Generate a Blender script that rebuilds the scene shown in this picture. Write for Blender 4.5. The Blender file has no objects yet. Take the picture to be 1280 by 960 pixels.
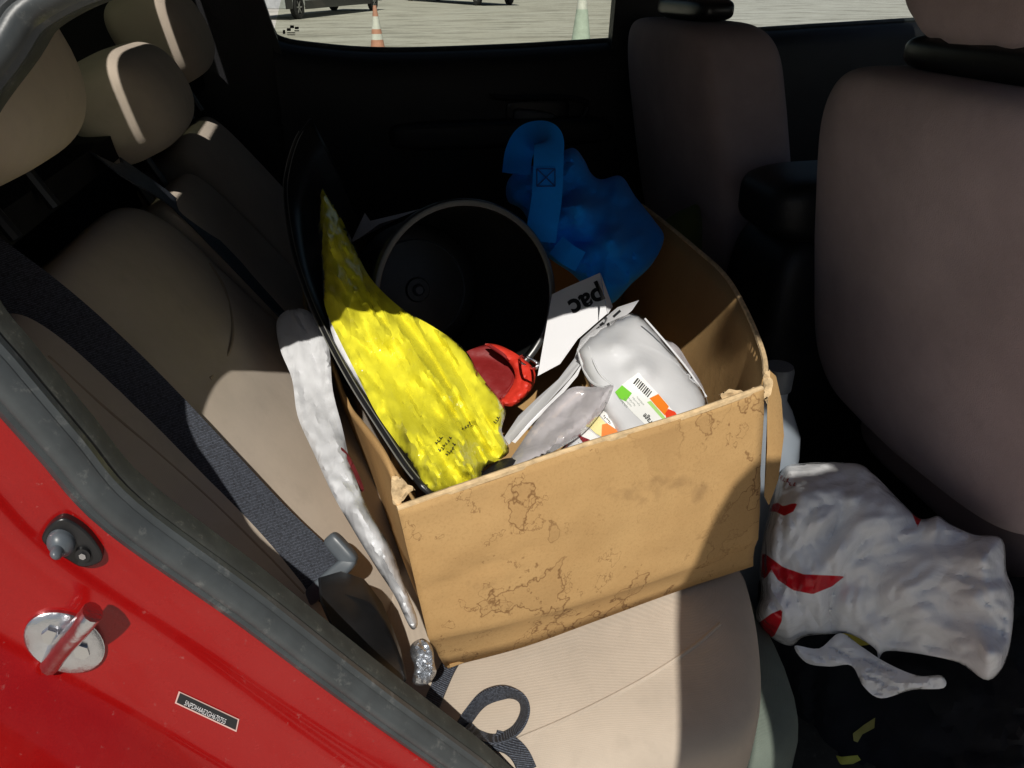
import bpy, bmesh, math, random
from mathutils import Vector, Matrix, noise, geometry
from mathutils.bvhtree import BVHTree
R_ = math.radians
random.seed(7)
scn = bpy.context.scene
COL = scn.collection

# ------------------------------------------------------------------ camera
CAM = Vector((0.0, -1.18, 1.18)); YAW = R_(11); PIT = R_(28); FPX = 960.0
cd = bpy.data.cameras.new('camera'); cam = bpy.data.objects.new('camera', cd); COL.objects.link(cam)
cam.location = CAM; cam.rotation_euler = (math.pi/2 - PIT, 0, -YAW)
cd.sensor_width = 36; cd.lens = 27.0; cd.clip_start = 0.02; cd.clip_end = 900
scn.camera = cam
# ------------------------------------------------------------------ light
SUN = Vector((-0.10, -0.60, 0.67)).normalized()          # direction towards the sun
w = bpy.data.worlds.new('World'); scn.world = w; w.use_nodes = True
nt = w.node_tree; sky = nt.nodes.new('ShaderNodeTexSky'); sky.sky_type = 'NISHITA'; sky.sun_disc = False
sky.sun_elevation = math.asin(SUN.z); sky.sun_rotation = math.atan2(SUN.x, SUN.y) % (2*math.pi)
nt.links.new(sky.outputs[0], nt.nodes['Background'].inputs[0]); nt.nodes['Background'].inputs[1].default_value = 0.05
sl = bpy.data.lights.new('sun', 'SUN'); sl.energy = 5.0; sl.angle = R_(0.5); sl.color = (1, .955, .88)
so = bpy.data.objects.new('sun', sl); COL.objects.link(so); so.location = (-5, -8, 10)
so.rotation_euler = SUN.to_track_quat('Z', 'Y').to_euler()
vs = scn.view_settings; vs.view_transform = 'Standard'; vs.look = 'None'; vs.gamma = 1; vs.exposure = -0.3
vs.use_curve_mapping = False

# ------------------------------------------------------------------ pixel -> place
_F = Vector((math.sin(YAW)*math.cos(PIT), math.cos(YAW)*math.cos(PIT), -math.sin(PIT)))
_R = Vector((math.cos(YAW), -math.sin(YAW), 0)); _U = _R.cross(_F)
def ray(u, v): return _F + _R*((u-640)/FPX) - _U*((v-480)/FPX)
def at(u, v, w): return CAM + ray(u, v)*w
def atx(u, v, X): d = ray(u, v); return CAM + d*((X-CAM.x)/d.x)
def aty(u, v, Y): d = ray(u, v); return CAM + d*((Y-CAM.y)/d.y)
def atz(u, v, Z): d = ray(u, v); return CAM + d*((Z-CAM.z)/d.z)
def atp(u, v, p0, n):
    d = ray(u, v); return CAM + d*((Vector(p0)-CAM).dot(n)/d.dot(n))
def wp(u, v, p0, n): return (Vector(p0)-CAM).dot(n)/ray(u, v).dot(n)

# ------------------------------------------------------------------ materials
MATS = {}
def nodes(name):
    m = bpy.data.materials.new(name); m.use_nodes = True; MATS[name] = m
    t = m.node_tree; b = t.nodes['Principled BSDF']; return m, t, b
def texco(t, scale=(1, 1, 1), rot=(0, 0, 0), kind='Object'):
    tc = t.nodes.new('ShaderNodeTexCoord'); mp = t.nodes.new('ShaderNodeMapping')
    mp.inputs['Scale'].default_value = scale; mp.inputs['Rotation'].default_value = rot
    t.links.new(tc.outputs[kind], mp.inputs[0]); return mp.outputs[0]
def noi(t, co, scale, detail=4, rough=.55, dist=0):
    n = t.nodes.new('ShaderNodeTexNoise'); n.inputs['Scale'].default_value = scale
    n.inputs['Detail'].default_value = detail; n.inputs['Roughness'].default_value = rough
    n.inputs['Distortion'].default_value = dist; t.links.new(co, n.inputs['Vector']); return n.outputs['Fac']
def ramp(t, f, stops):
    r = t.nodes.new('ShaderNodeValToRGB'); e = r.color_ramp.elements
    while len(e) < len(stops): e.new(.5)
    for k, (p, c) in enumerate(stops):
        e[k].position = p; e[k].color = (c, c, c, 1) if isinstance(c, (int, float)) else (*c, 1)
    t.links.new(f, r.inputs[0]); return r.outputs[0]
def mixc(t, f, a, b, mode='MIX'):
    m = t.nodes.new('ShaderNodeMix'); m.data_type = 'RGBA'; m.blend_type = mode
    for s, x in ((m.inputs[0], f), (m.inputs[6], a), (m.inputs[7], b)):
        if hasattr(x, 'links') or hasattr(x, 'is_linked'): t.links.new(x, s)
        elif isinstance(x, (int, float)): s.default_value = x
        else: s.default_value = (*x, 1)
    return m.outputs[2]
def math_(t, op, a, b=0.0, c=0.0):
    m = t.nodes.new('ShaderNodeMath'); m.operation = op
    for k, x in enumerate((a, b, c)):
        if hasattr(x, 'is_linked'): t.links.new(x, m.inputs[k])
        else: m.inputs[k].default_value = x
    return m.outputs[0]
def bump(t, b, h, strength=.3, dist=.002):
    n = t.nodes.new('ShaderNodeBump'); n.inputs['Strength'].default_value = strength; n.inputs['Distance'].default_value = dist
    t.links.new(h, n.inputs['Height']); t.links.new(n.outputs[0], b.inputs['Normal'])
def plain(name, col, rough=.5, metal=0, var=.15, vs=8, bs=0, bstr=.25, coat=0, spec=.5):
    m, t, b = nodes(name); co = texco(t)
    f = noi(t, co, vs, 5)
    c = mixc(t, ramp(t, f, [(.3, 0), (.7, 1)]), [x*(1-var) for x in col], [min(1, x*(1+var)) for x in col])
    t.links.new(c, b.inputs['Base Color']); b.inputs['Roughness'].default_value = rough; b.inputs['Metallic'].default_value = metal
    b.inputs['Specular IOR Level'].default_value = spec
    b.inputs['Coat Weight'].default_value = coat; b.inputs['Coat Roughness'].default_value = .06
    if bs: bump(t, b, noi(t, co, bs, 3), bstr, .002)
    return m
def fabric(name, col, rot=(0, 0, 0), scale=420, dirt=.18, weave=True):
    m, t, b = nodes(name); co = texco(t, rot=rot)
    def wave(d):
        wv = t.nodes.new('ShaderNodeTexWave'); wv.bands_direction = d; wv.inputs['Scale'].default_value = scale
        wv.inputs['Distortion'].default_value = 1.2; wv.inputs['Detail'].default_value = 1
        t.links.new(co, wv.inputs['Vector']); return wv.outputs['Fac']
    wv = math_(t, 'MULTIPLY', wave('DIAGONAL'), math_(t, 'ADD', wave('Z'), .4)) if weave else noi(t, co, 700, 2)
    d = ramp(t, noi(t, co, 5, 6, .65), [(.35, 0), (.72, 1)])
    d2 = ramp(t, noi(t, co, 38, 4, .6), [(.55, 0), (.8, 1)])
    c = mixc(t, d, [min(1, x*(1+dirt*.5)) for x in col], [x*(1-dirt) for x in col])
    c = mixc(t, math_(t, 'MULTIPLY', d2, .25), c, [x*.6 for x in col])
    c = mixc(t, math_(t, 'MULTIPLY', wv, .22), c, [x*.55 for x in col])
    t.links.new(c, b.inputs['Base Color']); b.inputs['Roughness'].default_value = .95
    b.inputs['Specular IOR Level'].default_value = .15; b.inputs['Sheen Weight'].default_value = .08
    h = math_(t, 'ADD', wv, math_(t, 'MULTIPLY', noi(t, co, 25, 3), 1.5))
    bump(t, b, h, .35, .0012); return m
def film(name, col, trans=.35, clear=.12, rough=.28, gloss=.5, cscale=60, attr=None, attrcol=(.6, .01, .02), bs=.3, st=(1, 1, 1)):
    """thin plastic: diffuse + translucent + glossy, a little clear"""
    m, t, b = nodes(name); t.nodes.remove(b); out = t.nodes['Material Output']; co = texco(t, st)
    c = mixc(t, noi(t, co, 14, 4), [x*.86 for x in col], col)
    if attr:
        a = t.nodes.new('ShaderNodeAttribute'); a.attribute_name = attr
        c = mixc(t, ramp(t, a.outputs['Fac'], [(.45, 0), (.55, 1)]), c, attrcol)
    bp = t.nodes.new('ShaderNodeBump'); bp.inputs['Strength'].default_value = bs; bp.inputs['Distance'].default_value = .004
    v1 = t.nodes.new('ShaderNodeTexVoronoi'); v1.inputs['Scale'].default_value = cscale; v1.feature = 'F1'
    wrp = t.nodes.new('ShaderNodeVectorMath'); wrp.operation = 'ADD'
    nn = t.nodes.new('ShaderNodeTexNoise'); nn.inputs['Scale'].default_value = 20; t.links.new(co, nn.inputs['Vector'])
    sc = t.nodes.new('ShaderNodeVectorMath'); sc.operation = 'SCALE'; sc.inputs[3].default_value = .05
    t.links.new(nn.outputs['Color'], sc.inputs[0]); t.links.new(co, wrp.inputs[0]); t.links.new(sc.outputs[0], wrp.inputs[1])
    t.links.new(wrp.outputs[0], v1.inputs['Vector'])
    rn = noi(t, co, cscale*.6, 5, .6, .6)
    t.links.new(math_(t, 'ADD', v1.outputs['Distance'], rn), bp.inputs['Height'])
    D = t.nodes.new('ShaderNodeBsdfDiffuse'); T = t.nodes.new('ShaderNodeBsdfTranslucent'); G = t.nodes.new('ShaderNodeBsdfGlossy'); X = t.nodes.new('ShaderNodeBsdfTransparent')
    for n in (D, T): t.links.new(c, n.inputs['Color'])
    G.inputs['Roughness'].default_value = rough
    for n in (D, T, G): t.links.new(bp.outputs[0], n.inputs['Normal'])
    def mx(f, a, bb):
        q = t.nodes.new('ShaderNodeMixShader')
        if hasattr(f, 'is_linked'): t.links.new(f, q.inputs[0])
        else: q.inputs[0].default_value = f
        t.links.new(a, q.inputs[1]); t.links.new(bb, q.inputs[2]); return q.outputs[0]
    s = mx(trans, D.outputs[0], T.outputs[0]); s = mx(clear, s, X.outputs[0])
    fr = t.nodes.new('ShaderNodeFresnel'); fr.inputs['IOR'].default_value = 1.45; t.links.new(bp.outputs[0], fr.inputs['Normal'])
    s = mx(math_(t, 'MULTIPLY', fr.outputs[0], gloss*2), s, G.outputs[0]); t.links.new(s, out.inputs[0]); return m
def pane(name, tint, refl=.08):
    m, t, b = nodes(name); t.nodes.remove(b); out = t.nodes['Material Output']; co = texco(t)
    X = t.nodes.new('ShaderNodeBsdfTransparent'); G = t.nodes.new('ShaderNodeBsdfGlossy'); G.inputs['Roughness'].default_value = .02
    c = mixc(t, noi(t, co, 6, 3), [x*.96 for x in tint], tint); t.links.new(c, X.inputs[0])
    fr = t.nodes.new('ShaderNodeFresnel'); fr.inputs['IOR'].default_value = 1.45
    q = t.nodes.new('ShaderNodeMixShader'); t.links.new(math_(t, 'MULTIPLY', fr.outputs[0], refl*8), q.inputs[0])
    t.links.new(X.outputs[0], q.inputs[1]); t.links.new(G.outputs[0], q.inputs[2]); t.links.new(q.outputs[0], out.inputs[0]); return m

BEIGE = fabric('beige knit', (.52, .44, .355)); BEIGE2 = fabric('beige knit twill', (.52, .44, .355), rot=(.4, .3, .2), scale=330)
COVER = fabric('mauve seat cover', (.40, .315, .322), scale=300, dirt=.22, weave=False)
GREYGREEN = fabric('grey green carpet', (.155, .185, .155), scale=260, dirt=.3)
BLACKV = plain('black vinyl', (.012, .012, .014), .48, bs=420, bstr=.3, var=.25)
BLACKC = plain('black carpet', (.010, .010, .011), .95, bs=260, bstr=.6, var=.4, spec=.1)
LINING = plain('dark roof lining', (.06, .055, .05), .95, spec=.1)
RUBBER = plain('weathered rubber', (.05, .057, .06), .40, bs=200, bstr=.08, var=.22, vs=30)
def _dust(m, scale, lo, hi, k, col):
    t = m.node_tree; b = t.nodes['Principled BSDF']; src = b.inputs['Base Color'].links[0].from_socket; co = texco(t)
    f = math_(t, 'MULTIPLY', ramp(t, noi(t, co, scale, 6, .75), [(lo, 0), (hi, 1)]), k)
    t.links.new(mixc(t, f, src, col), b.inputs['Base Color']); return m
_dust(RUBBER, 55, .56, .72, .35, (.30, .30, .28))
TRIM = plain('dusty olive black trim', (.032, .035, .030), .7, bs=500, bstr=.15, var=.25, vs=60)
_dust(TRIM, 120, .58, .70, .3, (.26, .25, .21))
WHITEP = plain('white paper', (.80, .80, .82), .7, var=.04); INK = plain('black ink', (.012, .012, .014), .6, var=.1)
STEEL = plain('zinc plated steel', (.62, .62, .64), .27, 1, bs=120, bstr=.25, var=.12, vs=50)
CHROME = plain('bright metal', (.75, .75, .76), .15, 1, var=.05)
GREYPL = plain('blue grey plastic', (.085, .10, .115), .38, var=.15, vs=30)
BLACKP = plain('black plastic', (.014, .014, .015), .32, var=.3, vs=25, bs=60, bstr=.1)
BINPL = plain('black bin plastic', (.011, .012, .012), .36, var=.3, vs=14, bs=90, bstr=.15)
BLUEC = fabric('blue nonwoven fabric', (.008, .29, 1.0), scale=260, dirt=.1, weave=False)
BLUEST = plain('dark blue thread', (.004, .05, .28), .8)
REDC = plain('red nylon', (.62, .035, .018), .5, bs=240, bstr=.3, var=.15)
YEL = film('yellow plastic film', (.97, .90, .05), .16, .01, .18, .7, 42, bs=.6, st=(1.5, .38, .38))
WBAG = film('white plastic film', (.90, .91, .93), .22, .0, .25, .45, 42, bs=.5, st=(1.5, .4, .4))
RBAG = film('white and red plastic film', (.95, .96, .98), .14, .0, .25, .45, 26, attr='red', bs=.75)
CLEAR = film('clear plastic film', (.97, .92, .95), .15, .45, .12, 1.0, 30)
TUB = film('milky translucent plastic', (.97, .98, 1.0), .15, .20, .14, .9, 9)
JUG = film('bluish translucent plastic', (.55, .63, .72), .5, .12, .2, .7, 9)
OLIVE = fabric('olive cloth', (.10, .12, .035), scale=200)
NAVY = fabric('black backpack nylon', (.012, .013, .016), scale=240)
TINT = pane('tinted window glass', (.86, .88, .82)); TINTD = pane('dark rear glass', (.36, .38, .32)); GLASS = pane('window glass', (.90, .93, .91))
def paint():
    m, t, b = nodes('red car paint'); co = texco(t)
    f = noi(t, co, 900, 2); d = ramp(t, noi(t, co, 7, 6, .7), [(.45, 0), (.8, 1)])
    c = mixc(t, f, (.25, .002, .003), (.36, .005, .004)); sp = ramp(t, noi(t, co, 160, 3, .7), [(.66, 0), (.74, 1)])
    c = mixc(t, math_(t, 'MULTIPLY', d, .03), c, (.55, .30, .26)); c = mixc(t, math_(t, 'MULTIPLY', sp, .12), c, (.6, .42, .38))
    t.links.new(c, b.inputs['Base Color']); b.inputs['Metallic'].default_value = .12
    t.links.new(ramp(t, d, [(0, .24), (1, .5)]), b.inputs['Roughness']); b.inputs['Coat Weight'].default_value = .45; b.inputs['Coat Roughness'].default_value = .08; b.inputs['Specular IOR Level'].default_value = .3
    bump(t, b, noi(t, co, 35, 3), .05, .002); return m
RED = paint()
def cardboard(name, stains):
    m, t, b = nodes(name); co = texco(t)
    fib = noi(t, texco(t, (1, 1, 1)), 420, 3, .7); cl = noi(t, co, 9, 5, .6)
    c = mixc(t, ramp(t, cl, [(.3, 0), (.75, 1)]), (.50, .315, .135), (.42, .25, .10))
    c = mixc(t, math_(t, 'MULTIPLY', ramp(t, fib, [(.5, 0), (.75, 1)]), .35), c, (.27, .15, .055))
    if stains:
        n1 = t.nodes.new('ShaderNodeTexNoise'); n1.inputs['Scale'].default_value = 11; n1.inputs['Detail'].default_value = 5; n1.inputs['Roughness'].default_value = .56
        t.links.new(co, n1.inputs['Vector'])
        ln = math_(t, 'ABSOLUTE', math_(t, 'SUBTRACT', n1.outputs['Fac'], .575))
        l1 = ramp(t, ln, [(.0, 1), (.005, .5), (.009, 0)])
        n2 = noi(t, texco(t, (1.3, 1, 1.1)), 31, 4, .58)
        l2 = ramp(t, math_(t, 'ABSOLUTE', math_(t, 'SUBTRACT', n2, .60)), [(0, .8), (.006, .35), (.011, 0)])
        msk = ramp(t, noi(t, co, 4.2, 2), [(.36, 0), (.50, 1)])
        ins = ramp(t, n1.outputs['Fac'], [(.56, 0), (.60, .16)])
        c = mixc(t, ins, c, (.24, .13, .05))
        ls = math_(t, 'MULTIPLY', math_(t, 'MAXIMUM', l1, l2), msk)
        c = mixc(t, math_(t, 'MULTIPLY', ls, .8), c, (.13, .055, .018))
        blot = ramp(t, noi(t, texco(t, (1, 1, 1.4)), 11, 4), [(.63, 0), (.70, .45)])
        c = mixc(t, blot, c, (.20, .115, .05))
    t.links.new(c, b.inputs['Base Color']); b.inputs['Roughness'].default_value = .85; b.inputs['Specular IOR Level'].default_value = .25
    bump(t, b, math_(t, 'ADD', fib, math_(t, 'MULTIPLY', noi(t, co, 22, 4), 3)), .25, .0015); return m
CARD = cardboard('cardboard', False); CARDST = cardboard('stained cardboard', True)
CARDEDGE = plain('torn pale cardboard', (.62, .45, .25), .9, bs=180, bstr=.8, var=.25, vs=90)

# ------------------------------------------------------------------ mesh helpers
def mesh_obj(name, vs_, fs, mat, parent=None, smooth=True, bev=0):
    me = bpy.data.meshes.new(name); me.from_pydata([tuple(v) for v in vs_], [], fs)
    bm = bmesh.new(); bm.from_mesh(me); bmesh.ops.recalc_face_normals(bm, faces=bm.faces); bm.to_mesh(me); bm.free()
    me.materials.append(mat)
    if smooth:
        me.polygons.foreach_set('use_smooth', [True]*len(me.polygons))
        me.set_sharp_from_angle(angle=R_(42))
    o = bpy.data.objects.new(name, me); COL.objects.link(o)
    if parent: o.parent = parent
    if bev:
        b = o.modifiers.new('bevel', 'BEVEL'); b.width = bev; b.segments = 2; b.limit_method = 'ANGLE'; b.harden_normals = False
    return o
def thing(name, label, cat, group=None):
    o = bpy.data.objects.new(name, None); COL.objects.link(o); o.empty_display_size = .05
    return tag(o, label, cat, group)
def tag(o, label, cat, group=None):
    o['label'] = label; o['category'] = cat
    if group: o['group'] = group
    return o
def part(name, parent, label=None):
    o = bpy.data.objects.new(name, None); COL.objects.link(o); o.parent = parent; o.empty_display_size = .05
    if label: o['label'] = label
    return o
def box(name, lo, hi, mat, parent=None, bev=.004):
    (x0, y0, z0), (x1, y1, z1) = lo, hi
    v = [(x, y, z) for x in (x0, x1) for y in (y0, y1) for z in (z0, z1)]
    f = [(0, 1, 3, 2), (4, 6, 7, 5), (0, 4, 5, 1), (2, 3, 7, 6), (0, 2, 6, 4), (1, 5, 7, 3)]
    return mesh_obj(name, v, f, mat, parent, True, bev)
def cr(pts, n=8, closed=False):
    """Catmull-Rom through points"""
    P = [Vector(p) for p in pts]; out = []; L = len(P)
    rng = range(L if closed else L-1)
    for i in rng:
        p1, p2 = P[i], P[(i+1) % L]
        p0 = P[(i-1) % L] if (closed or i > 0) else p1*2-p2
        p3 = P[(i+2) % L] if (closed or i+2 < L) else p2*2-p1
        for k in range(n):
            s = k/n; out.append(((p1*2)+(p2-p0)*s+(p0*2-p1*5+p2*4-p3)*s*s+(p1*3-p0-p2*3+p3)*s**3)*.5)
    if not closed: out.append(P[-1])
    return out
def sweep(name, path, prof, nref, mat, parent=None, closed=False, n=1, cap=True):
    """profile (a: across, b: along nref) carried along path; nref a vector or list"""
    P = cr(path, n, closed) if n > 1 else [Vector(p) for p in path]; L = len(P); vs_, fs = [], []; k = len(prof)
    for i, p in enumerate(P):
        T = (P[(i+1) % L]-P[i-1]) if closed else (P[min(i+1, L-1)]-P[max(i-1, 0)])
        T.normalize(); N = Vector(nref(p) if callable(nref) else nref); N = (N-T*N.dot(T)).normalized(); B = T.cross(N)
        vs_ += [p+B*a+N*b for a, b in prof]
    for i in range(L if closed else L-1):
        for j in range(k):
            a, b2 = i*k+j, i*k+(j+1) % k; c, d = ((i+1) % L)*k+(j+1) % k, ((i+1) % L)*k+j; fs.append((a, b2, c, d))
    if cap and not closed: fs += [tuple(range(k)), tuple(range((L-1)*k, L*k))]
    return mesh_obj(name, vs_, fs, mat, parent)
def circ(r, k=10, sx=1, sy=1): return [(r*sx*math.cos(2*math.pi*i/k), r*sy*math.sin(2*math.pi*i/k)) for i in range(k)]
def tube(name, path, r, mat, parent=None, closed=False, n=6, k=8):
    P = [Vector(p) for p in path]; d = (P[-1]-P[0]) if not closed else (P[1]-P[0])
    nr = Vector((0, 0, 1)) if abs(d.normalized().z) < .85 else Vector((1, 0, 0))
    return sweep(name, path, circ(r, k), nr, mat, parent, closed, n)
def ribbon(name, path, width, th, nref, mat, parent=None, n=8):
    h = width/2; e = th/2
    return sweep(name, path, [(-h, -e), (-h*.5, -e*1.1), (0, -e*1.2), (h*.5, -e*1.1), (h, -e), (h, e), (h*.5, e*1.1), (0, e*1.2), (-h*.5, e*1.1), (-h, e)], nref, mat, parent, False, n)
def prism(name, pts, off, mat, parent=None, bev=0):
    P = [Vector(p) for p in pts]; k = len(P); off = Vector(off); v = P+[p+off for p in P]
    f = [tuple(range(k)), tuple(range(2*k-1, k-1, -1))]+[(i, (i+1) % k, k+(i+1) % k, k+i) for i in range(k)]
    return mesh_obj(name, v, f, mat, parent, True, bev)
def sq(name, half, e1, e2, mat, parent, M=Matrix(), fn=None, nu=48, nv=28):
    """superquadric rounded block; fn tweaks the unit-space point"""
    def c(a, e): x = math.cos(a); return math.copysign(abs(x)**e, x)
    def s(a, e): x = math.sin(a); return math.copysign(abs(x)**e, x)
    vs_, fs = [], []
    for j in range(nv+1):
        ph = -math.pi/2+math.pi*j/nv
        for i in range(nu):
            th = 2*math.pi*i/nu
            p = Vector((c(ph, e1)*c(th, e2), c(ph, e1)*s(th, e2), s(ph, e1)))
            q = Vector((p.x*half[0], p.y*half[1], p.z*half[2]))
            if fn: q = Vector(fn(p, q))
            vs_.append(M @ q)
    for j in range(nv):
        for i in range(nu): fs.append((j*nu+i, j*nu+(i+1) % nu, (j+1)*nu+(i+1) % nu, (j+1)*nu+i))
    o = mesh_obj(name, vs_, fs, mat, parent)
    bm = bmesh.new(); bm.from_mesh(o.data); bmesh.ops.remove_doubles(bm, verts=bm.verts, dist=1e-5); bmesh.ops.recalc_face_normals(bm, faces=bm.faces); bm.to_mesh(o.data); bm.free()
    return o
def lathe(name, prof, M, mat, parent=None, k=56):
    vs_, fs = [], []
    for r, z in prof:
        for i in range(k): a = 2*math.pi*i/k; vs_.append(M @ Vector((r*math.cos(a), r*math.sin(a), z)))
    L = len(prof)
    for j in range(L-1):
        for i in range(k): fs.append((j*k+i, j*k+(i+1) % k, (j+1)*k+(i+1) % k, (j+1)*k+i))
    o = mesh_obj(name, vs_, fs, mat, parent)
    bm = bmesh.new(); bm.from_mesh(o.data); bmesh.ops.remove_doubles(bm, verts=bm.verts, dist=1e-6); bmesh.ops.recalc_face_normals(bm, faces=bm.faces); bm.to_mesh(o.data); bm.free()
    return o
def inside(pt, poly):
    x, y = pt; r = False; j = len(poly)-1
    for i in range(len(poly)):
        xi, yi = poly[i][:2]; xj, yj = poly[j][:2]
        if (yi > y) != (yj > y) and x < (xj-xi)*(y-yi)/(yj-yi)+xi: r = not r
        j = i
    return r
def edge_dist(pt, poly):
    p = Vector(pt); best = 1e9
    for i in range(len(poly)):
        a = Vector(poly[i]); b = Vector(poly[(i+1) % len(poly)]); d = b-a; L = d.length_squared
        s = max(0, min(1, (p-a).dot(d)/L)) if L else 0
        best = min(best, (p-a-d*s).length)
    return best
def cells(poly, step):
    """triangulate a pixel outline with interior points"""
    xs = [p[0] for p in poly]; ys = [p[1] for p in poly]; pts = [Vector(p) for p in poly]; k = len(pts)
    rnd = random.Random(int(xs[0]*7+ys[0])); y = min(ys); row = 0
    while y < max(ys):
        x = min(xs)+(row % 2)*step*.5
        while x < max(xs):
            q = (x+rnd.uniform(-.18, .18)*step, y+rnd.uniform(-.18, .18)*step)
            if inside(q, poly) and edge_dist(q, poly) > step*.45: pts.append(Vector(q))
            x += step
        y += step*.87; row += 1
    v2, e, f, *_ = geometry.delaunay_2d_cdt(pts, [(i, (i+1) % k) for i in range(k)], [], 1, 1e-4)
    f = [t for t in f if inside((sum(v2[i].x for i in t)/3, sum(v2[i].y for i in t)/3), poly)]
    return v2, f
def crumple(p, amp, freq, ang=0, an=1.0, fac=.7):
    ca, sa = math.cos(ang), math.sin(ang); q = Vector((p.x*ca+p.y*sa, (-p.x*sa+p.y*ca)*an, p.z))*freq
    q = q+Vector((noise.noise(q*.6), noise.noise(q*.6+Vector((9, 2, 1))), 0))*.6
    d, _ = noise.voronoi(q); d2, _ = noise.voronoi(q*2.7+Vector((4, 4, 4)))
    r = sum(g*(abs(noise.noise(q*f+Vector((f*3, 1, 2))))-.22) for f, g in ((.55, 1.5), (1.15, 1.0), (2.3, .62), (4.6, .34), (9.5, .20)))
    return amp*(r*2.2+(d[0]-.45)*fac+noise.noise(q*.7)*.5)
def body(name, outline, mat, parent=None, step=5, bulge=.03, back=None, rad=40, amp=.006, freq=22, ang=0, an=1., extra=(), n=5, red=None, keep=12, soft=60, fac=.7):
    """soft closed body: outline of (u, v, depth) through smooth curve, front and back skins with crumple"""
    C = cr([(u, v, w_) for u, v, w_ in outline], n, True); poly = [(c.x, c.y) for c in C]
    v2, f = cells(poly, step); ctl = [(c.x, c.y, c.z) for c in C[::2]]+list(extra); nb = len(poly)
    back = bulge if back is None else back
    fr, bk = [], []; w0 = sum(c[2] for c in ctl)/len(ctl)
    for i, v in enumerate(v2):
        sw = sz = 0
        for a, b, c in ctl:
            g = 1/((v.x-a)**2+(v.y-b)**2+soft)**1.5; sw += g; sz += g*c
        wd = sz/sw; de = 0 if i < nb else edge_dist((v.x, v.y), poly)
        s = min(de/rad, 1); s = math.sqrt(max(0, 1-(1-s)**2)); k = min(1, de/keep)
        pp = Vector((v.x*w0/FPX, v.y*w0/FPX, 0)); c = crumple(pp, amp, freq, ang, an, fac)
        fr.append(at(v.x, v.y, wd-bulge*s-c*(.25+.75*k)*(1 if i >= nb else 0)))
        bk.append(at(v.x, v.y, wd+back*s+crumple(pp+Vector((5, 5, 0)), amp*.6, freq, ang, an)*k*(1 if i >= nb else 0)) if i >= nb else None)
    vs_ = list(fr); mp = {}
    for i, b in enumerate(bk):
        if b is None: mp[i] = i
        else: mp[i] = len(vs_); vs_.append(b)
    fs = [tuple(t) for t in f]+[tuple(mp[i] for i in reversed(t)) for t in f]
    o = mesh_obj(name, vs_, fs, mat, parent)
    if red:
        at_ = o.data.attributes.new('red', 'FLOAT', 'POINT')
        for i, v in enumerate(v2):
            x = max((.5+(.1 if inside((v.x, v.y), q) else -.1)*min(5, edge_dist((v.x, v.y), q))) for q in red)
            at_.data[i].value = x; at_.data[mp[i]].value = x
    o['_front'] = len(v2); return o
def bvh(*objs):
    vs_, fs = [], []
    for o in objs:
        b = len(vs_); mw = o.matrix_world; vs_ += [v.co.copy() for v in o.data.vertices]; fs += [tuple(i+b for i in p.vertices) for p in o.data.polygons]
    return BVHTree.FromPolygons(vs_, fs)
def on(tree, u, v, off=.0008, default=.9):
    d = ray(u, v).normalized(); h = tree.ray_cast(CAM, d)
    return (h[0]-d*off) if h[0] is not None else at(u, v, default)
def decal(name, tree, poly, mat, parent, step=5, off=.0010):
    P = []
    for i in range(len(poly)):
        a = Vector(poly[i]); b = Vector(poly[(i+1) % len(poly)]); k = max(1, int((b-a).length/step)); P += [tuple(a+(b-a)*(j/k)) for j in range(k)]
    v2, f = cells(P, step)
    return mesh_obj(name, [on(tree, v.x, v.y, off) for v in v2], [tuple(t) for t in f], mat, parent)
def text_verts(s, bold=0):
    c = bpy.data.curves.new('txt', 'FONT'); c.body = s; c.size = 1; c.resolution_u = 4; c.offset = bold
    o = bpy.data.objects.new('txt', c); COL.objects.link(o); dg = bpy.context.evaluated_depsgraph_get(); me = bpy.data.meshes.new_from_object(o.evaluated_get(dg))
    v = [x.co.copy() for x in me.vertices]; f = [tuple(p.vertices) for p in me.polygons]
    bpy.data.objects.remove(o); bpy.data.curves.remove(c); bpy.data.meshes.remove(me); return v, f
def text_on(name, tree, s, org, deg, size, mat, parent, off=.0016, squeeze=1., bold=0):
    v, f = text_verts(s, bold); a = R_(deg); X = (math.cos(a), -math.sin(a)); Y = (-math.sin(a), -math.cos(a))
    return mesh_obj(name, [on(tree, org[0]+X[0]*p.x*size*squeeze+Y[0]*p.y*size, org[1]+X[1]*p.x*size*squeeze+Y[1]*p.y*size, off) for p in v], f, mat, parent, False)

def marks(name, tree, org, deg, n, size, mat, parent, off=.0018, seed=1):
    """a line of small unreadable print"""
    rg = random.Random(seed); a = R_(deg); X = Vector((math.cos(a), -math.sin(a))); Y = Vector((-math.sin(a), -math.cos(a))); V, F_ = [], []
    for k in range(n):
        o_ = Vector(org)+X*(k*size*.72)
        for b in range(2):
            p = o_+X*rg.uniform(0, size*.3)+Y*rg.uniform(0, size*.5); w_, h_ = (rg.uniform(.15, .25), rg.uniform(.5, .9)) if b else (rg.uniform(.35, .6), rg.uniform(.15, .25)); i = len(V)
            V += [on(tree, q.x, q.y, off) for q in (p, p+X*size*w_, p+X*size*w_+Y*size*h_, p+Y*size*h_)]; F_.append((i, i+1, i+2, i+3))
    return mesh_obj(name, V, F_, mat, parent, False)

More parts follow.
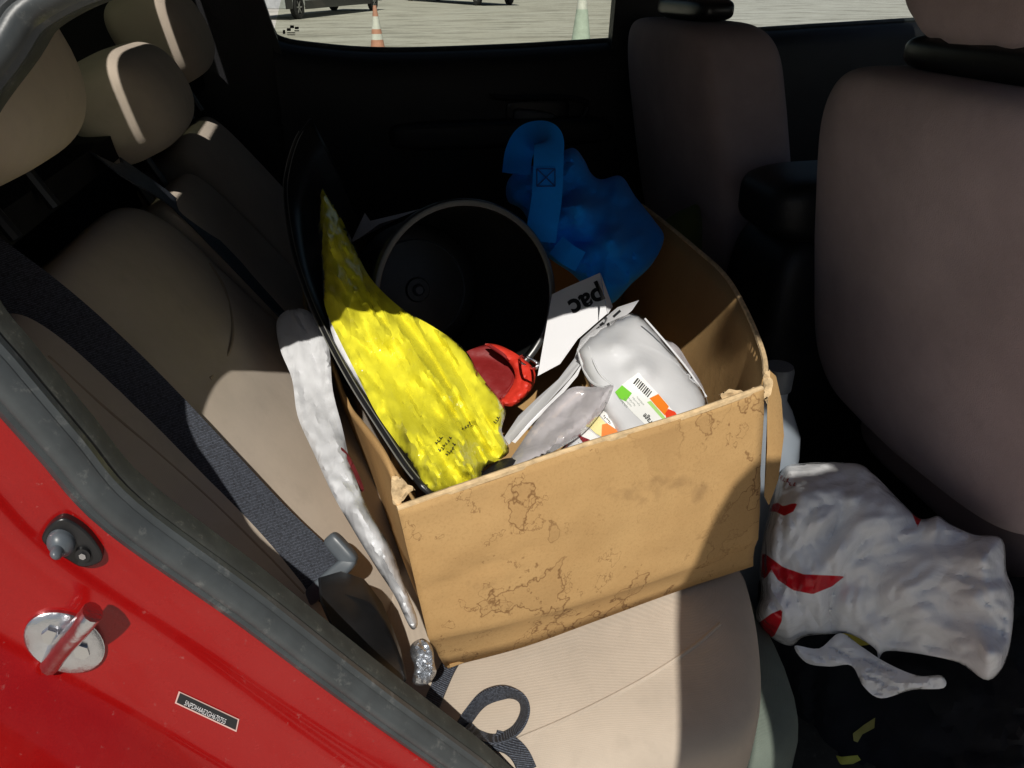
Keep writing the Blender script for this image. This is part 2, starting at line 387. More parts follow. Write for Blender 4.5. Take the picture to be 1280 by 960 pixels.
# ------------------------------------------------------------------ ground
def ground():
    m, t, b = nodes('pale gravel lot'); co = texco(t)
    f1 = noi(t, co, .45, 6, .65); f2 = noi(t, co, 9, 5, .7); f3 = noi(t, texco(t, (.5, 1.3, 1)), .9, 7, .72)
    c = mixc(t, ramp(t, f1, [(.3, 0), (.7, 1)]), (.55, .52, .46), (.68, .655, .60))
    c = mixc(t, math_(t, 'MULTIPLY', ramp(t, f3, [(.48, 0), (.62, 1)]), .75), c, (.25, .23, .20))
    c = mixc(t, math_(t, 'MULTIPLY', ramp(t, f2, [(.45, 0), (.75, 1)]), .4), c, (.30, .27, .22))
    t.links.new(c, b.inputs['Base Color']); b.inputs['Roughness'].default_value = .95
    bump(t, b, math_(t, 'ADD', f2, math_(t, 'MULTIPLY', f3, 3)), .6, .03)
    N = 40; S = 300; vs_ = [(-S+2*S*i/N, -S+2*S*j/N, 0) for j in range(N+1) for i in range(N+1)]
    fs = [(j*(N+1)+i, j*(N+1)+i+1, (j+1)*(N+1)+i+1, (j+1)*(N+1)+i) for j in range(N) for i in range(N)]
    o = mesh_obj('ground', vs_, fs, m, None, False); o['kind'] = 'structure'
ground()

# ------------------------------------------------------------------ wheels, used by all cars
TYRE = plain('tyre rubber', (.018, .018, .019), .8, var=.3); RIMM = plain('alloy', (.5, .5, .51), .3, .9)
def wheel(parent, c, r, side):
    M = Matrix.Translation(c) @ Matrix.Rotation(R_(90)*side, 4, 'X'); w_ = part('wheel', parent)
    lathe('tyre', [(r*.62, -.09), (r*.9, -.10), (r, -.07), (r, .07), (r*.9, .10), (r*.62, .09), (r*.62, -.09)], M, TYRE, w_, 36)
    pr = [(r*.63, .02), (r*.63, .085), (r*.57, .085), (r*.56, .04), (r*.12, .03), (0, .03)]
    lathe('rim', pr, M, BLACKP, w_, 36)
    for k in range(6):
        a = k*math.pi/3; d = Vector((math.cos(a), math.sin(a), 0)); n = Vector((-d.y, d.x, 0))
        q = [d*(r*.06)-n*r*.07, d*(r*.57)-n*r*.045, d*(r*.57)+n*r*.045, d*(r*.06)+n*r*.07]
        prism('spoke', [M @ (x+Vector((0, 0, .05))) for x in q], (M.to_3x3() @ Vector((0, 0, .03))), RIMM, w_)
    return w_

# ================================================================== THE RED CAR
CAR = thing('red_car', 'red car with beige cloth seats, its rear door open onto a crammed back seat', 'car')
# ---- door opening curve (rear edge of the opening, from sill up over the wheel arch to the roof rail)
OPEN = [(.78, -.77, .335), (.45, -.767, .338), (.26, -.762, .36)]+[tuple(aty(u, v, y)) for u, v, y in ((680, 1030, -.757), (583, 959, -.755), (480, 885, -.755), (400, 825, -.755), (300, 748, -.755), (150, 639, -.755), (75, 555, -.755),
        (0, 468, -.755), (-55, 400, -.752), (-88, 300, -.737), (-70, 160, -.70), (0, 55, -.668), (44, 0, -.655))]+[(-.12, -.650, 1.186), (-.03, -.646, 1.194), (.12, -.642, 1.198), (.35, -.640, 1.198), (.74, -.64, 1.19)]
OP = cr(OPEN, 6); OC = Vector((.28, -.65, .80))
def outdir(i):
    T = OP[min(i+1, len(OP)-1)]-OP[max(i-1, 0)]; d = Vector((T.z, 0, -T.x)).normalized()
    if d.dot(Vector((OP[i].x-OC.x, 0, OP[i].z-OC.z))) < 0: d = -d
    return d
def skirt(name, prof, mat, parent, i0=0, i1=None):
    """surface running along the opening; prof = (outwards from the opening, y offset)"""
    i1 = i1 or len(OP); vs_, fs = [], []; k = len(prof)
    for i in range(i0, i1):
        d = outdir(i); f = 1-.85*max(0, min(1, (OP[i].z-.93)/.15)); h_ = 1-.66*max(0, min(1, (OP[i].z-.98)/.15)); vs_ += [OP[i]+d*s*(h_ if s > 0 else 1)+Vector((0, y*f if y < 0 else y, 0)) for s, y in prof]
    for i in range(i1-i0-1):
        for j in range(k-1): a = i*k+j; fs.append((a, a+1, a+k+1, a+k))
    return mesh_obj(name, vs_, fs, mat, parent)
jamb = skirt('door_jamb', [(.004, .004), (.012, -.003), (.020, -.005), (.038, -.007), (.043, -.011), (.048, -.016), (.054, -.017), (.092, -.027), (.098, -.032), (.103, -.041), (.110, -.054), (.125, -.076), (.15, -.100), (.20, -.118), (.30, -.122)], RED, CAR)
jamb['label'] = 'glossy red painted door jamb with dust and stamped ridges'
strip = sweep('weatherstrip', OP, [(-.012, -.002), (-.0115, .008), (-.008, .013), (-.0045, .0145), (-.0025, .0128), (0, .0145), (.0045, .0140), (.009, .010), (.011, .006), (.0098, .0056), (.0135, .002), (.0135, -.003)], (0, -1, 0), RUBBER, CAR, False, 1)
strip['label'] = 'scuffed dark rubber seal curving round the door opening'
skirt('inner_trim', [(-.0145, .022), (-.0140, .010), (-.012, .006), (-.008, .003)], TRIM, CAR)
# ---- shell: roof, pillars, floor, far side
def slab(name, pts, off, mat): return prism(name, pts, off, mat, CAR)
def roof():
    vs_, fs = [], []; NX, NY = 14, 10
    def P(i, j, dz):
        x = -.315+1.625*i/NX; y = -.655+1.255*j/NY
        return (x, y, 1.262+.10*(1-(y/.68)**2)**.5*1.0+.02*math.sin(math.pi*(x+.315)/1.625)+dz)
    for dz in (0, .035):
        for i in range(NX+1):
            for j in range(NY+1): vs_.append(P(i, j, dz))
    k = (NX+1)*(NY+1)
    for i in range(NX):
        for j in range(NY): a = i*(NY+1)+j; fs.append((a, a+1, a+NY+2, a+NY+1))
    f2 = [tuple(q+k for q in f) for f in fs]
    mesh_obj('roof_lining', vs_[:k], fs, LINING, CAR)
    mesh_obj('roof', vs_[k:], [tuple(q-k for q in f) for f in f2], RED, CAR)
roof()
slab('roof_rail', [(-.40, .56, 1.245), (1.28, .56, 1.245), (1.28, .60, 1.30), (-.44, .60, 1.30)], (0, .03, .01), BLACKV)
slab('near_roof_rail', [(-.33, -.676, 1.245), (1.30, -.676, 1.245), (1.30, -.600, 1.235), (1.30, -.600, 1.345), (1.30, -.660, 1.345), (-.33, -.660, 1.345), (-.33, -.600, 1.345), (-.33, -.600, 1.235)][:2]+[(1.30, -.676, 1.350), (-.33, -.676, 1.350)], (0, .05, 0), RED)
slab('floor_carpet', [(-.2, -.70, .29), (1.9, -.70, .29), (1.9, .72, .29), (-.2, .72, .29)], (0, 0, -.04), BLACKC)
slab('sill_trim', [(.10, -.775, .335), (.9, -.775, .335), (.9, -.56, .345), (.9, -.50, .293), (.10, -.50, .293), (.10, -.56, .345)], (0, 0, -.03), TRIM)
SEATBASE = sq('seat_base', (.20, .66, .10), .35, .35, GREYGREEN, CAR, Matrix.Translation((.27, -.05, .37)))
slab('rear_shelf', [(-.30, -.60, 1.005), (-.30, .60, 1.005), (-1.0, .52, .985), (-1.0, -.52, .985)], (0, 0, -.03), BLACKC)
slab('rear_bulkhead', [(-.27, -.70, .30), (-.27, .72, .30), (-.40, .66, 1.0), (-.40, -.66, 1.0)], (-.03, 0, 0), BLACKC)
slab('rear_window', [(-.325, -.575, 1.345), (-.325, .575, 1.345), (-1.02, .53, 1.02), (-1.02, -.53, 1.02)], (-.002, 0, .004), TINTD)
slab('near_quarter_trim', [(-.27, -.735, .98), (-.285, -.71, 1.06), (-.25, -.665, 1.14), (-.14, -.635, 1.235), (-.34, -.645, 1.30), (-.45, -.61, 1.28), (-1.02, -.55, 1.02), (-1.02, -.56, .95), (-.4, -.70, .95)], (0, -.012, 0), BLACKV)
slab('near_quarter_panel', [(-.50, -.72, .95), (-.50, -.63, 1.26), (-1.05, -.56, 1.02), (-1.25, -.62, .98), (-1.25, -.72, .30), (-.50, -.76, .30)], (0, -.02, 0), RED)
slab('far_quarter_trim', [(-.13, .655, .30), (-.13, .655, .98), (-.165, .645, 1.14), (-.10, .60, 1.25), (-.36, .585, 1.33), (-1.02, .54, 1.02), (-1.02, .57, .95), (-.9, .66, .30)], (0, .02, 0), BLACKV)
slab('near_b_pillar', [(.785, -.75, .33), (.94, -.75, .33), (.90, -.71, .95), (.84, -.63, 1.27), (.74, -.63, 1.27), (.775, -.715, .95)], (0, .05, 0), BLACKV)
slab('far_b_pillar', [(.59, .672, .30), (.72, .672, .30), (.72, .665, 1.0), (.68, .60, 1.28), (.58, .60, 1.28), (.59, .665, 1.0)], (0, .03, 0), BLACKV)
slab('dashboard', [(1.25, -.68, .45), (1.25, .68, .45), (1.38, .68, .93), (1.55, .66, .99), (1.55, -.66, .99), (1.38, -.68, .93)], (.35, 0, 0), BLACKV)
slab('windscreen', [(1.30, -.56, 1.34), (1.30, .56, 1.34), (2.0, .64, .97), (2.0, -.64, .97)], (.004, 0, .004), GLASS)
slab('bonnet', [(1.9, -.70, .96), (1.9, .70, .96), (2.9, .62, .80), (2.9, -.62, .80)], (0, 0, -.03), RED)
slab('rear_deck', [(-1.02, -.60, 1.0), (-1.02, .60, 1.0), (-1.45, .60, .98), (-1.45, -.60, .98)], (0, 0, -.03), RED)
for c in ((-.62, -.74, .32), (-.62, .76, .32), (2.05, -.74, .32), (2.05, .76, .32)): wheel(CAR, Vector(c), .32, 1 if c[1] < 0 else -1)
# front passenger side closed door panel seen only as shade
slab('near_front_door', [(.86, -.72, .34), (1.9, -.72, .34), (1.9, -.71, .96), (.86, -.71, .98)], (0, -.08, 0), RED)
# ---- far doors
def far_door(name, sill, x0, x1, glassmat, top, label):
    d = part(name, CAR, label); S = cr([Vector((x, 0, z)) for x, z in sill], 8)
    prof = [(.665, .30), (.655, .60), (.635, .78), (.640, .90), (.640, .965)]           # inner skin (y, z)
    vs_, fs = [], []; 
    for p in S:
        col = [(p.x, y, z) for y, z in prof]+[(p.x, .648, p.z-.035), (p.x, .655, p.z-.014), (p.x, .668, p.z-.004), (p.x, .69, p.z), (p.x, .712, p.z-.003), (p.x, .73, .9), (p.x, .73, .30)]
        vs_ += col
    k = 12
    for i in range(len(S)-1):
        for j in range(k): a = i*k+j; b = i*k+(j+1) % k; fs.append((a, b, b+k, a+k))
    fs += [tuple(range(k)), tuple(range((len(S)-1)*k, len(S)*k))]
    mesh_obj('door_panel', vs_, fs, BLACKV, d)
    seal = [Vector((p.x, .700, p.z+.003)) for p in S]; sweep('window_seal', seal, circ(.006, 8), (0, 0, 1), RUBBER, d)
    g = [Vector((p.x, .702, p.z-.01)) for p in S]+[Vector((x, .66, 1.27)) for x in reversed(top)]
    prism('window_glass', g, (0, .004, 0), glassmat, d)
    return d
fr_ = far_door('rear_door', [(-.16, 1.075), (-.148, 1.058), (-.09, 1.045), (.075, 1.031), (.35, 1.034), (.605, 1.044)], -.16, .61, TINT, (-.08, .60), 'black inner side of the far rear door with tinted window')
far_door('front_door', [(.70, 1.048), (.88, 1.058), (1.10, 1.068), (1.45, 1.082), (1.75, 1.09)], .66, 1.7, GLASS, (.68, 1.25), 'black inner side of the far front door under a clear window')
slab('far_door_frame', [(-.20, .66, .98), (-.15, .66, 1.06), (-.175, .64, 1.16), (-.13, .61, 1.27), (-.22, .61, 1.27)], (0, .05, 0), BLACKV)
# pull handle of the far rear door
def wy(u, v, y=.628): return aty(u, v, y)
tube('pull_handle', [wy(615, 121), wy(640, 123), wy(700, 122), wy(728, 126), wy(735, 133), wy(725, 152), wy(706, 178)], .006, BLACKV, fr_)
sq('door_handle', (.05, .008, .014), .5, .6, GREYPL, fr_, Matrix.Translation(wy(668, 146)) @ Matrix.Rotation(.15, 4, 'Y'))
sq('handle_recess', (.075, .006, .032), .3, .5, BLACKP, fr_, Matrix.Translation(wy(672, 143, .640)))
sq('armrest', (.26, .035, .03), .4, .4, BLACKV, fr_, Matrix.Translation((.33, .625, .86)))
# printed mark of the far rear window
gm = [(.0, .0)]
tg = bvh([c for c in fr_.children if c.name.startswith('window_glass')][0])
for (u, v, wd_, h_) in ((355, 40, 3, 5), (361, 37, 5, 3.5), (365, 33.5, 5, 3.5), (371, 35, 5, 3), (364, 41, 10, 1.2), (364, 43.5, 10, 1.0), (371, 38.5, 6, 1.4)):
    decal('glass_marking', tg, [(u-wd_/2, v-h_/2), (u+wd_/2, v-h_/2), (u+wd_/2, v+h_/2), (u-wd_/2, v+h_/2)], INK, [c for c in fr_.children if c.name.startswith('window_glass')][0], 8, .002)

# ---- rear seat
SEAT = part('rear_seat', CAR, 'beige knit cloth rear bench seat with three headrests')
SB0 = Vector((.022, 0, .565)); UPV = Vector((-.285, 0, .39)).normalized(); NB = Vector((UPV.z, 0, -UPV.x))   # seatback plane
def back_mat(yc, hc, push=0):
    c = SB0+UPV*hc-NB*(.075-push); M = Matrix((NB, Vector((0, 1, 0)), UPV)).transposed().to_4x4(); M.translation = c+Vector((0, yc, 0)); return M
half_y = .30
def near_fn(p, q):
    x, y, z = q
    x += .010*math.cos(p.y*3.0)*(p.x > 0)-.012*max(0, -abs(p.y*.9)+.35)*(p.x > 0)
    x -= .40*max(0, -p.y-.12)**1.2*half_y                                  # outer bolster falls away towards the door
    x += .004*noise.noise(Vector((y*9, z*9, 1)))
    y *= 1-.07*max(0, p.z)**2
    return (x, y, z)
sq('seatback', (.075, .300, .255), .28, .26, BEIGE2, SEAT, back_mat(-.418, .235), near_fn, 72, 44)['label'] = 'near section of the rear seatback, half in sun'
sq('seatback', (.075, .268, .255), .28, .26, BEIGE, SEAT, back_mat(.388, .235), lambda p, q: near_fn(Vector((p.x, -p.y, p.z)), Vector((q.x, q.y, q.z))), 72, 44)
sq('armrest', (.070, .112, .22), .25, .25, BEIGE, SEAT, back_mat(0, .235, -.004), None, 48, 30)['label'] = 'narrow centre section of the rear seatback'
def cush_fn(p, q):
    x, y, z = q
    z += .012*max(0, p.x)-.022*max(0, p.x-.55)**2*4-.020*max(0, abs(p.y)-.8)*5*(p.z > 0)
    x -= .055*max(0, -p.y-.72)*3.2*max(0, p.x)                                  # near front corner rounds away
    z += .004*noise.noise(Vector((x*8, y*8, 3)))
    return (x, y, z)
CUSH = sq('cushion', (.235, .72, .085), .34, .28, BEIGE, SEAT, Matrix.Translation((.182, -.025, .485)), cush_fn, 96, 44)
CUSH['label'] = 'beige rear seat cushion with a welt seam, partly sunlit'
tc_ = bvh(CUSH)
tube('welt_seam', [on(tc_, u, v, -.0005) for u, v in [(615, 938), (655, 921), (700, 902), (760, 873), (820, 840), (870, 806), (900, 780)]], .0022, BEIGE2, SEAT, n=5)
HR = [(-.445, 1.118), (.0, 1.027), (.375, 1.085)]
for k, (y, z) in enumerate(HR):
    M = Matrix.Translation((-.300 if k == 1 else -.318, y, z)) @ Matrix.Rotation(R_(-24), 4, 'Y')
    def hf(p, q):
        x, yy, zz = q; yy *= 1+.10*max(0, p.z)-.12*max(0, -p.z); x += .018*(1-p.z**2)*(1 if p.x > 0 else -.3); return (x, yy, zz)
    h = sq('headrest', (.052, .128 if k != 1 else .125, .094 if k == 0 else (.068 if k == 1 else .080)), .55, .55, BEIGE, SEAT, M, hf, 56, 36)
    for s in (-1, 1): tube('headrest_post', [(-.322, y+s*.05, z-.05), (-.285, y+s*.05, z-.13)], .006, BLACKP, SEAT, n=2)
# seams of the near seatback
near_sb = [c for c in SEAT.children if c.name == 'seatback'][0]
tsb = bvh(*[c for c in SEAT.children if c.name.startswith(('seatback', 'armrest'))])
def sbp(u, v, off):
    d = ray(u, v).normalized(); h = tsb.ray_cast(CAM, d)
    ok = h[0] is not None and abs((h[0]-SB0).dot(NB)) < .14
    return (h[0]-d*off) if ok else None
SEAMM = plain('seam thread', (.33, .26, .19), .9)
tube('seam', [q for q in [sbp(u, v, -.0006) for u, v in [(60, 445), (120, 500), (190, 560), (260, 622), (330, 690), (380, 742)]] if q is not None], .0013, SEAMM, SEAT, n=5)
tube('seam', [q for q in [sbp(u, v, -.0008) for u, v in [(262, 330), (280, 360), (290, 405), (286, 440), (262, 474)]] if q is not None], .0022, SEAMM, SEAT, n=5)

# ---- belts
def webbing():
    m, t, b = nodes('navy black webbing'); co = texco(t, rot=(0, .5, .3))
    wv = t.nodes.new('ShaderNodeTexWave'); wv.bands_direction = 'DIAGONAL'; wv.inputs['Scale'].default_value = 260; wv.inputs['Distortion'].default_value = 2.5; wv.inputs['Detail Scale'].default_value = 6
    t.links.new(co, wv.inputs['Vector']); n = noi(t, co, 500, 2); f = math_(t, 'MULTIPLY', wv.outputs['Fac'], n)
    t.links.new(mixc(t, ramp(t, f, [(.25, 0), (.5, 1)]), (.012, .014, .020), (.10, .115, .15)), b.inputs['Base Color']); b.inputs['Roughness'].default_value = .6
    bump(t, b, f, .7, .001); return m
WEB = webbing()
BELT = part('seat_belt', CAR, 'dark navy seat belt running down the sunlit seatback to its tongue')
path = [sbp(u, v, .010) for u, v in [(130, 447), (200, 515), (270, 588), (340, 660)]]
path = [q for q in path if q is not None]; d0 = path[0]-path[1]
path = [path[0]+d0*1.9+Vector((-.03, 0, .012)), path[0]+d0*.9+Vector((-.008, 0, .004))]+path
_h = sbp(408, 722, .022); WT = (_h-CAM).dot(_F) if _h is not None else .69
path.append(at(407, 721, WT)); WB_N = (CAM-path[-1]).normalized()
ribbon('webbing', path, .046, .0022, lambda p: (CAM-p), WEB, BELT, 8)
bo = at(408, 721, WT); bw = (at(440, 692, WT)-at(376, 750, WT)).normalized(); bn = (CAM-bo).normalized(); bd = (at(470, 783, WT)-bo); bn = (bn-bw*bn.dot(bw)).normalized(); bd = bn.cross(bw).normalized()
if bd.dot(at(470, 783, WT)-bo) < 0: bd = -bd
TM = Matrix((bw, bd, bn)).transposed().to_4x4(); TM.translation = bo
def tl(pts, h0, h1, name, mat, bev=.002): return prism(name, [TM @ Vector((x, y, h0)) for x, y in pts], bn*(h1-h0), mat, BELT, bev)
sq('tongue_handle', (.035, .0085, .0085), .45, .5, GREYPL, BELT, TM @ Matrix.Translation((0, .004, .004)))
for s in (-1, 1): sq('tongue_handle_end', (.0085, .019, .009), .5, .5, GREYPL, BELT, TM @ Matrix.Translation((s*.030, -.010, .003)))
tl([(-.021, .008), (.021, .008), (.017, .026), (.0155, .052), (.009, .060), (-.009, .060), (-.0155, .052), (-.017, .026)], .002, .008, 'tongue_cover', BLACKP)
HO = [(-.0105, .028), (.0105, .028), (.0095, .052), (-.0095, .052)]; HI = [(-.0075, .032), (.0075, .032), (.0065, .047), (-.0065, .047)]
vs_ = [TM @ Vector((x, y, .0092)) for x, y in HO+HI]; mesh_obj('tongue_plate', vs_, [(i, (i+1) % 4, 4+(i+1) % 4, 4+i) for i in range(4)], STEEL, BELT, False)
# black anchor cover below the tongue
prism('belt_anchor_cover', [at(u, v, w_) for u, v, w_ in ((398, 752, .685), (430, 742, .705), (462, 752, .70), (484, 782, .69), (498, 815, .675), (511, 852, .66), (500, 862, .640), (455, 828, .64), (415, 790, .655))], (-.004, .045, -.01), BLACKP, BELT, .004)
B2 = part('seat_belt', CAR, 'dark belt crossing the shaded middle of the rear seatback')
ribbon('webbing', [on(tsb, u, v, .006) for u, v in [(118, 196), (160, 214), (215, 252), (270, 305), (325, 362), (380, 420), (440, 480)]], .044, .002, NB, WEB, B2, 6)

# ---- striker, switch, identification plate on the jamb
tj = bvh(jamb)
def jpt(u, v, off=.0005): return on(tj, u, v, off)
def jframe(u, v):
    p = jpt(u, v, 0); a = jpt(u+12, v, 0); b = jpt(u, v+12, 0); n = (a-p).cross(b-p).normalized()
    if n.dot(CAM-p) < 0: n = -n
    return p, n
def jdisc(name, u, v, ru, rv, th, mat, parent, rot=0, k=36, dome=0):
    p, n = jframe(u, v); ring = [jpt(u+ru*math.cos(a)*math.cos(rot)-rv*math.sin(a)*math.sin(rot), v+ru*math.cos(a)*math.sin(rot)+rv*math.sin(a)*math.cos(rot), 0) for a in [2*math.pi*i/k for i in range(k)]]
    c = sum(ring, Vector())/k; V = []; 
    for s, h in ((1, -.002), (1, th*.8), (.95, th), (.5, th+dome*.8)): V += [c+(r-c)*s+n*h for r in ring]
    V.append(c+n*(th+dome)); F = []
    for j in range(3):
        for i in range(k): F.append((j*k+i, j*k+(i+1) % k, (j+1)*k+(i+1) % k, (j+1)*k+i))
    F += [(3*k+i, 3*k+(i+1) % k, 4*k) for i in range(k)]
    return mesh_obj(name, V, F, mat, parent)
STR = part('door_striker', CAR, 'shiny oval zinc door striker with a curved hook and two bolts')
jdisc('striker_plate', 81, 800, 52, 36, .004, STEEL, STR, .32)
jdisc('striker_bolt', 65, 788, 12, 10, .008, CHROME, STR, .3, 6); jdisc('striker_bolt', 103, 808, 11, 9, .007, CHROME, STR, .3, 6)
p0, n0 = jframe(83, 800)
hk = [jpt(64, 828, .001), jpt(74, 814, .010), jpt(86, 800, .018), jpt(99, 786, .025), jpt(108, 775, .029), jpt(116, 765, .030)]
sweep('striker_hook', hk, circ(.0075, 12, .85, 1.2), n0, STEEL, STR, False, 6)
SW = part('door_switch', CAR, 'small black door lamp switch with a rubber plunger')
def flat_poly(name, pts, th, mat, parent):
    C = cr([(u, v, 0) for u, v in pts], 4, True); p, n = jframe(sum(q[0] for q in pts)/len(pts), sum(q[1] for q in pts)/len(pts))
    return prism(name, [jpt(c.x, c.y, -.002) for c in C], n*(th+.002), mat, parent, .0012)
flat_poly('switch_base', [(56, 662), (68, 646), (85, 640), (110, 655), (129, 680), (128, 694), (106, 700), (86, 690), (62, 674)], .006, BLACKP, SW)
jdisc('plunger', 80, 669, 18, 14, .011, GREYPL, SW, .4, 28, .004); jdisc('plunger_tip', 79, 672, 8, 6, .020, GREYPL, SW, .4, 20, .003)
jdisc('screw', 107, 684, 10, 8, .009, BLACKP, SW, .4, 24); jdisc('screw_socket', 107, 684, 5, 4, .0102, STEEL, SW, .4, 6)
PL = part('identification_plate', CAR, 'small black sticker with white serial number')
corner = [(223.5, 864), (299, 899), (295.5, 915), (218.5, 879)]
decal('plate_border', tj, corner, plain('pale border', (.62, .42, .38), .5), PL, 8, .0010)
ins = [(225, 866.2), (297, 899.8), (294.4, 912.6), (220.6, 878.2)]; decal('plate_ground', tj, ins, plain('plate black', (.012, .014, .016), .4), PL, 8, .0016)
text_on('plate_lettering', tj, '5NPDH4AE2GH670755', (229.5, 881), -25.5, 9.6, WHITEP, PL, .0024, .60, -.012)

# ---- front seats and console
def front_seat(name, y0, y1, label, mat, ztop, x_top, x_bot, hz):
    s = part(name, CAR, label); yc = (y0+y1)/2; hw = (y1-y0)/2
    zc = (ztop+.60)/2; hh = (ztop-.60)/2
    def fn(p, q):
        x, y, z = q; k = (z+hh)/(2*hh)
        y *= 1-.10*max(0, p.z)**1.5-.10*max(0, -p.z)**3
        x += x_bot+(x_top-x_bot)*k+.085
        x -= .018*math.cos(p.y*1.45)*(1 if p.x < 0 else 0)
        x += .004*noise.noise(Vector((y*6, z*6, yc)))+.0025*noise.noise(Vector((y*17, z*12, yc)))
        return (x, y, z)
    sq('seatback', (.085, hw, hh), .30, .34, mat, s, Matrix.Translation((0, yc, zc)), fn, 80, 52)
    xh = x_top+.08
    def hf(p, q): x, y, z = q; return (x, y*(1+.12*p.z), z+.012*p.y*p.y*(p.z < 0)+.004*math.sin(y*130)*max(0, -p.z)*abs(p.x))
    sq('headrest', (.062, .142, .085), .55, .5, mat, s, Matrix.Translation((xh, yc, hz+.085)) @ Matrix.Rotation(R_(-8), 4, 'Y'), hf, 56, 34)
    sq('headrest_bracket', (.040, .125, .022), .6, .5, BLACKP, s, Matrix.Translation((xh, yc, hz-.010)))
    for d in (-1, 1): tube('headrest_post', [(xh, yc+d*.06, hz-.07), (xh, yc+d*.06, hz+.03)], .006, CHROME, s, n=2)
    sq('seat_cushion', (.25, hw, .09), .4, .35, mat, s, Matrix.Translation((x_bot+.33, yc, .56)), None, 40, 20)
    sq('seat_base', (.22, hw*.8, .10), .3, .3, BLACKP, s, Matrix.Translation((x_bot+.33, yc, .39)), None, 24, 12)
    return s
front_seat('front_passenger_seat', -.665, -.172, 'mauve beige cloth cover on the back of the near front seat', COVER, 1.085, .590, .680, 1.112)
front_seat('driver_seat', .135, .615, 'beige grey seatback beyond the centre console', COVER, 1.105, .580, .690, 1.135)
def con_fn(p, q):
    x, y, z = q; return (x+.02*p.z, y*(1-.10*max(0, p.z)), z-.03*max(0, p.x)**2*max(0, p.z))
CON = part('centre_console', CAR, 'black armrest console standing between the front seats')
sq('console_body', (.20, .115, .27), .25, .3, BLACKV, CON, Matrix.Translation((.83, -.012, .54)), con_fn)
sq('armrest_lid', (.19, .10, .055), .5, .45, BLACKV, CON, Matrix.Translation((.825, -.012, .845)))

# ================================================================== CARDBOARD BOX
BOX = thing('cardboard_box', 'large open cardboard box with water stains on the rear seat', 'box')
BL = Vector((.030, -.650, .58)); BR = Vector((.398, -.566, .58)); dF = (BR-BL).normalized(); nF = Vector((dF.y, -dF.x, 0)); nL = -dF
cols = [((497, 637), (535, 797), (556, 832)), ((610, 598), (636, 776), (655, 806)), ((730, 558), (741, 747), (747, 773)), ((850, 522), (843, 714), (843, 738)), ((953, 486), (946, 672), (940, 706))]
def colpath(k): return cr([(c[k][0], c[k][1], 0) for c in cols], 10)
TT, CC, BB = colpath(0), colpath(1), colpath(2); vs_, fs = [], []; NR = 22
for i in range(len(TT)):
    t_ = atp(TT[i].x, TT[i].y, BL, nF); c_ = atp(CC[i].x, CC[i].y, BL+nF*.014, nF); b_ = atz(BB[i].x, BB[i].y, .583)
    for j in range(NR+1):
        s = j/NR; p = t_.lerp(c_, s); k = i/(len(TT)-1)
        p += nF*(.006*math.sin(math.pi*s)*math.sin(math.pi*k)+.0028*noise.noise(Vector((k*5, s*3, .3)))+.0012*noise.noise(Vector((k*16, s*9, 2)))-.004*math.exp(-((s-.28)/.03)**2)*0)
        p += nF*(-.0022*math.exp(-((s-.62+.35*k)/.02)**2)*(k < .35))                # a light crease at the left
        vs_.append(p)
    for s in (.08, .35, .7, 1.0): vs_.append(c_.lerp(b_, s)-nF*.003*math.sin(math.pi*s))
K = NR+5
for i in range(len(TT)-1):
    for j in range(K-1): a = i*K+j; fs.append((a, a+1, a+K+1, a+K))
fp = mesh_obj('front_panel', vs_, fs, CARDST, BOX); fp['label'] = 'sunlit front of the box covered in dried stain outlines'
so_ = fp.modifiers.new('thickness', 'SOLIDIFY'); so_.thickness = .0045; so_.offset = 0
tfp = bvh(fp)
rim = [p+Vector((0, 0, .0005))-nF*.001 for p in [atp(c.x, c.y, BL, nF) for c in TT]]
sweep('worn_top_edge', rim, [(-.0032, -.0022), (-.003, .0012), (0, .0026), (.003, .0012), (.0032, -.0022)], (0, 0, 1), CARDEDGE, BOX)
def wall(name, top, bot, mat, th=.0045, rows=10, rough=.003, label=None):
    T_ = cr(top, 8); L = len(T_); B_ = [Vector(bot[0]).lerp(Vector(bot[1]), i/(L-1)) for i in range(L)]; V, F_ = [], []
    for i in range(L):
        for j in range(rows+1):
            s = j/rows; p = T_[i].lerp(B_[i], s); p += Vector((1, 0, 0))*rough*noise.noise(p*9); V.append(p)
    for i in range(L-1):
        for j in range(rows): a = i*(rows+1)+j; F_.append((a, a+1, a+rows+2, a+rows+1))
    o = mesh_obj(name, V, F_, mat, BOX); m_ = o.modifiers.new('thickness', 'SOLIDIFY'); m_.thickness = th; m_.offset = 0
    if label: o['label'] = label
    return o
ltop = [atp(u, v, BL, nL) for u, v in ((497, 636), (487, 588), (470, 553), (452, 528), (438, 512), (428, 490), (413, 448))]
ltop += [ltop[-1]+Vector((-.030, .12, .0)), ltop[-1]+Vector((-.05, .34, -.01))]
lb0 = BL+Vector((.012, .004, .003)); lb1 = Vector((ltop[-1].x+.01, ltop[-1].y, .585))
wall('left_panel', ltop, (lb0, lb1), CARD)
rtop = [at(u, v, w_) for u, v, w_ in ((957, 474, .815), (953, 442, .865), (933, 392, .965), (906, 346, 1.08), (868, 311, 1.19), (832, 281, 1.29))]
rtop.append(rtop[-1]+Vector((.0, .12, 0)))
rb0 = BR+Vector((-.01, .01, .003)); rb1 = Vector((rtop[-1].x-.03, rtop[-1].y, .585))
wall('right_panel', rtop, (rb0, rb1), CARD, label='inner side of the right cardboard wall with a raised flap')
tube('worn_rim', [p+Vector((0, 0, .002)) for p in rtop], .0032, CARDEDGE, BOX, n=6)
wall('back_panel', [ltop[-1], ltop[-1].lerp(rtop[-1], .5)+Vector((0, 0, -.01)), rtop[-1]], (lb1, rb1), CARD)
prism('bottom_panel', [lb0, rb0, rb1, lb1], (0, 0, .004), CARD, BOX)
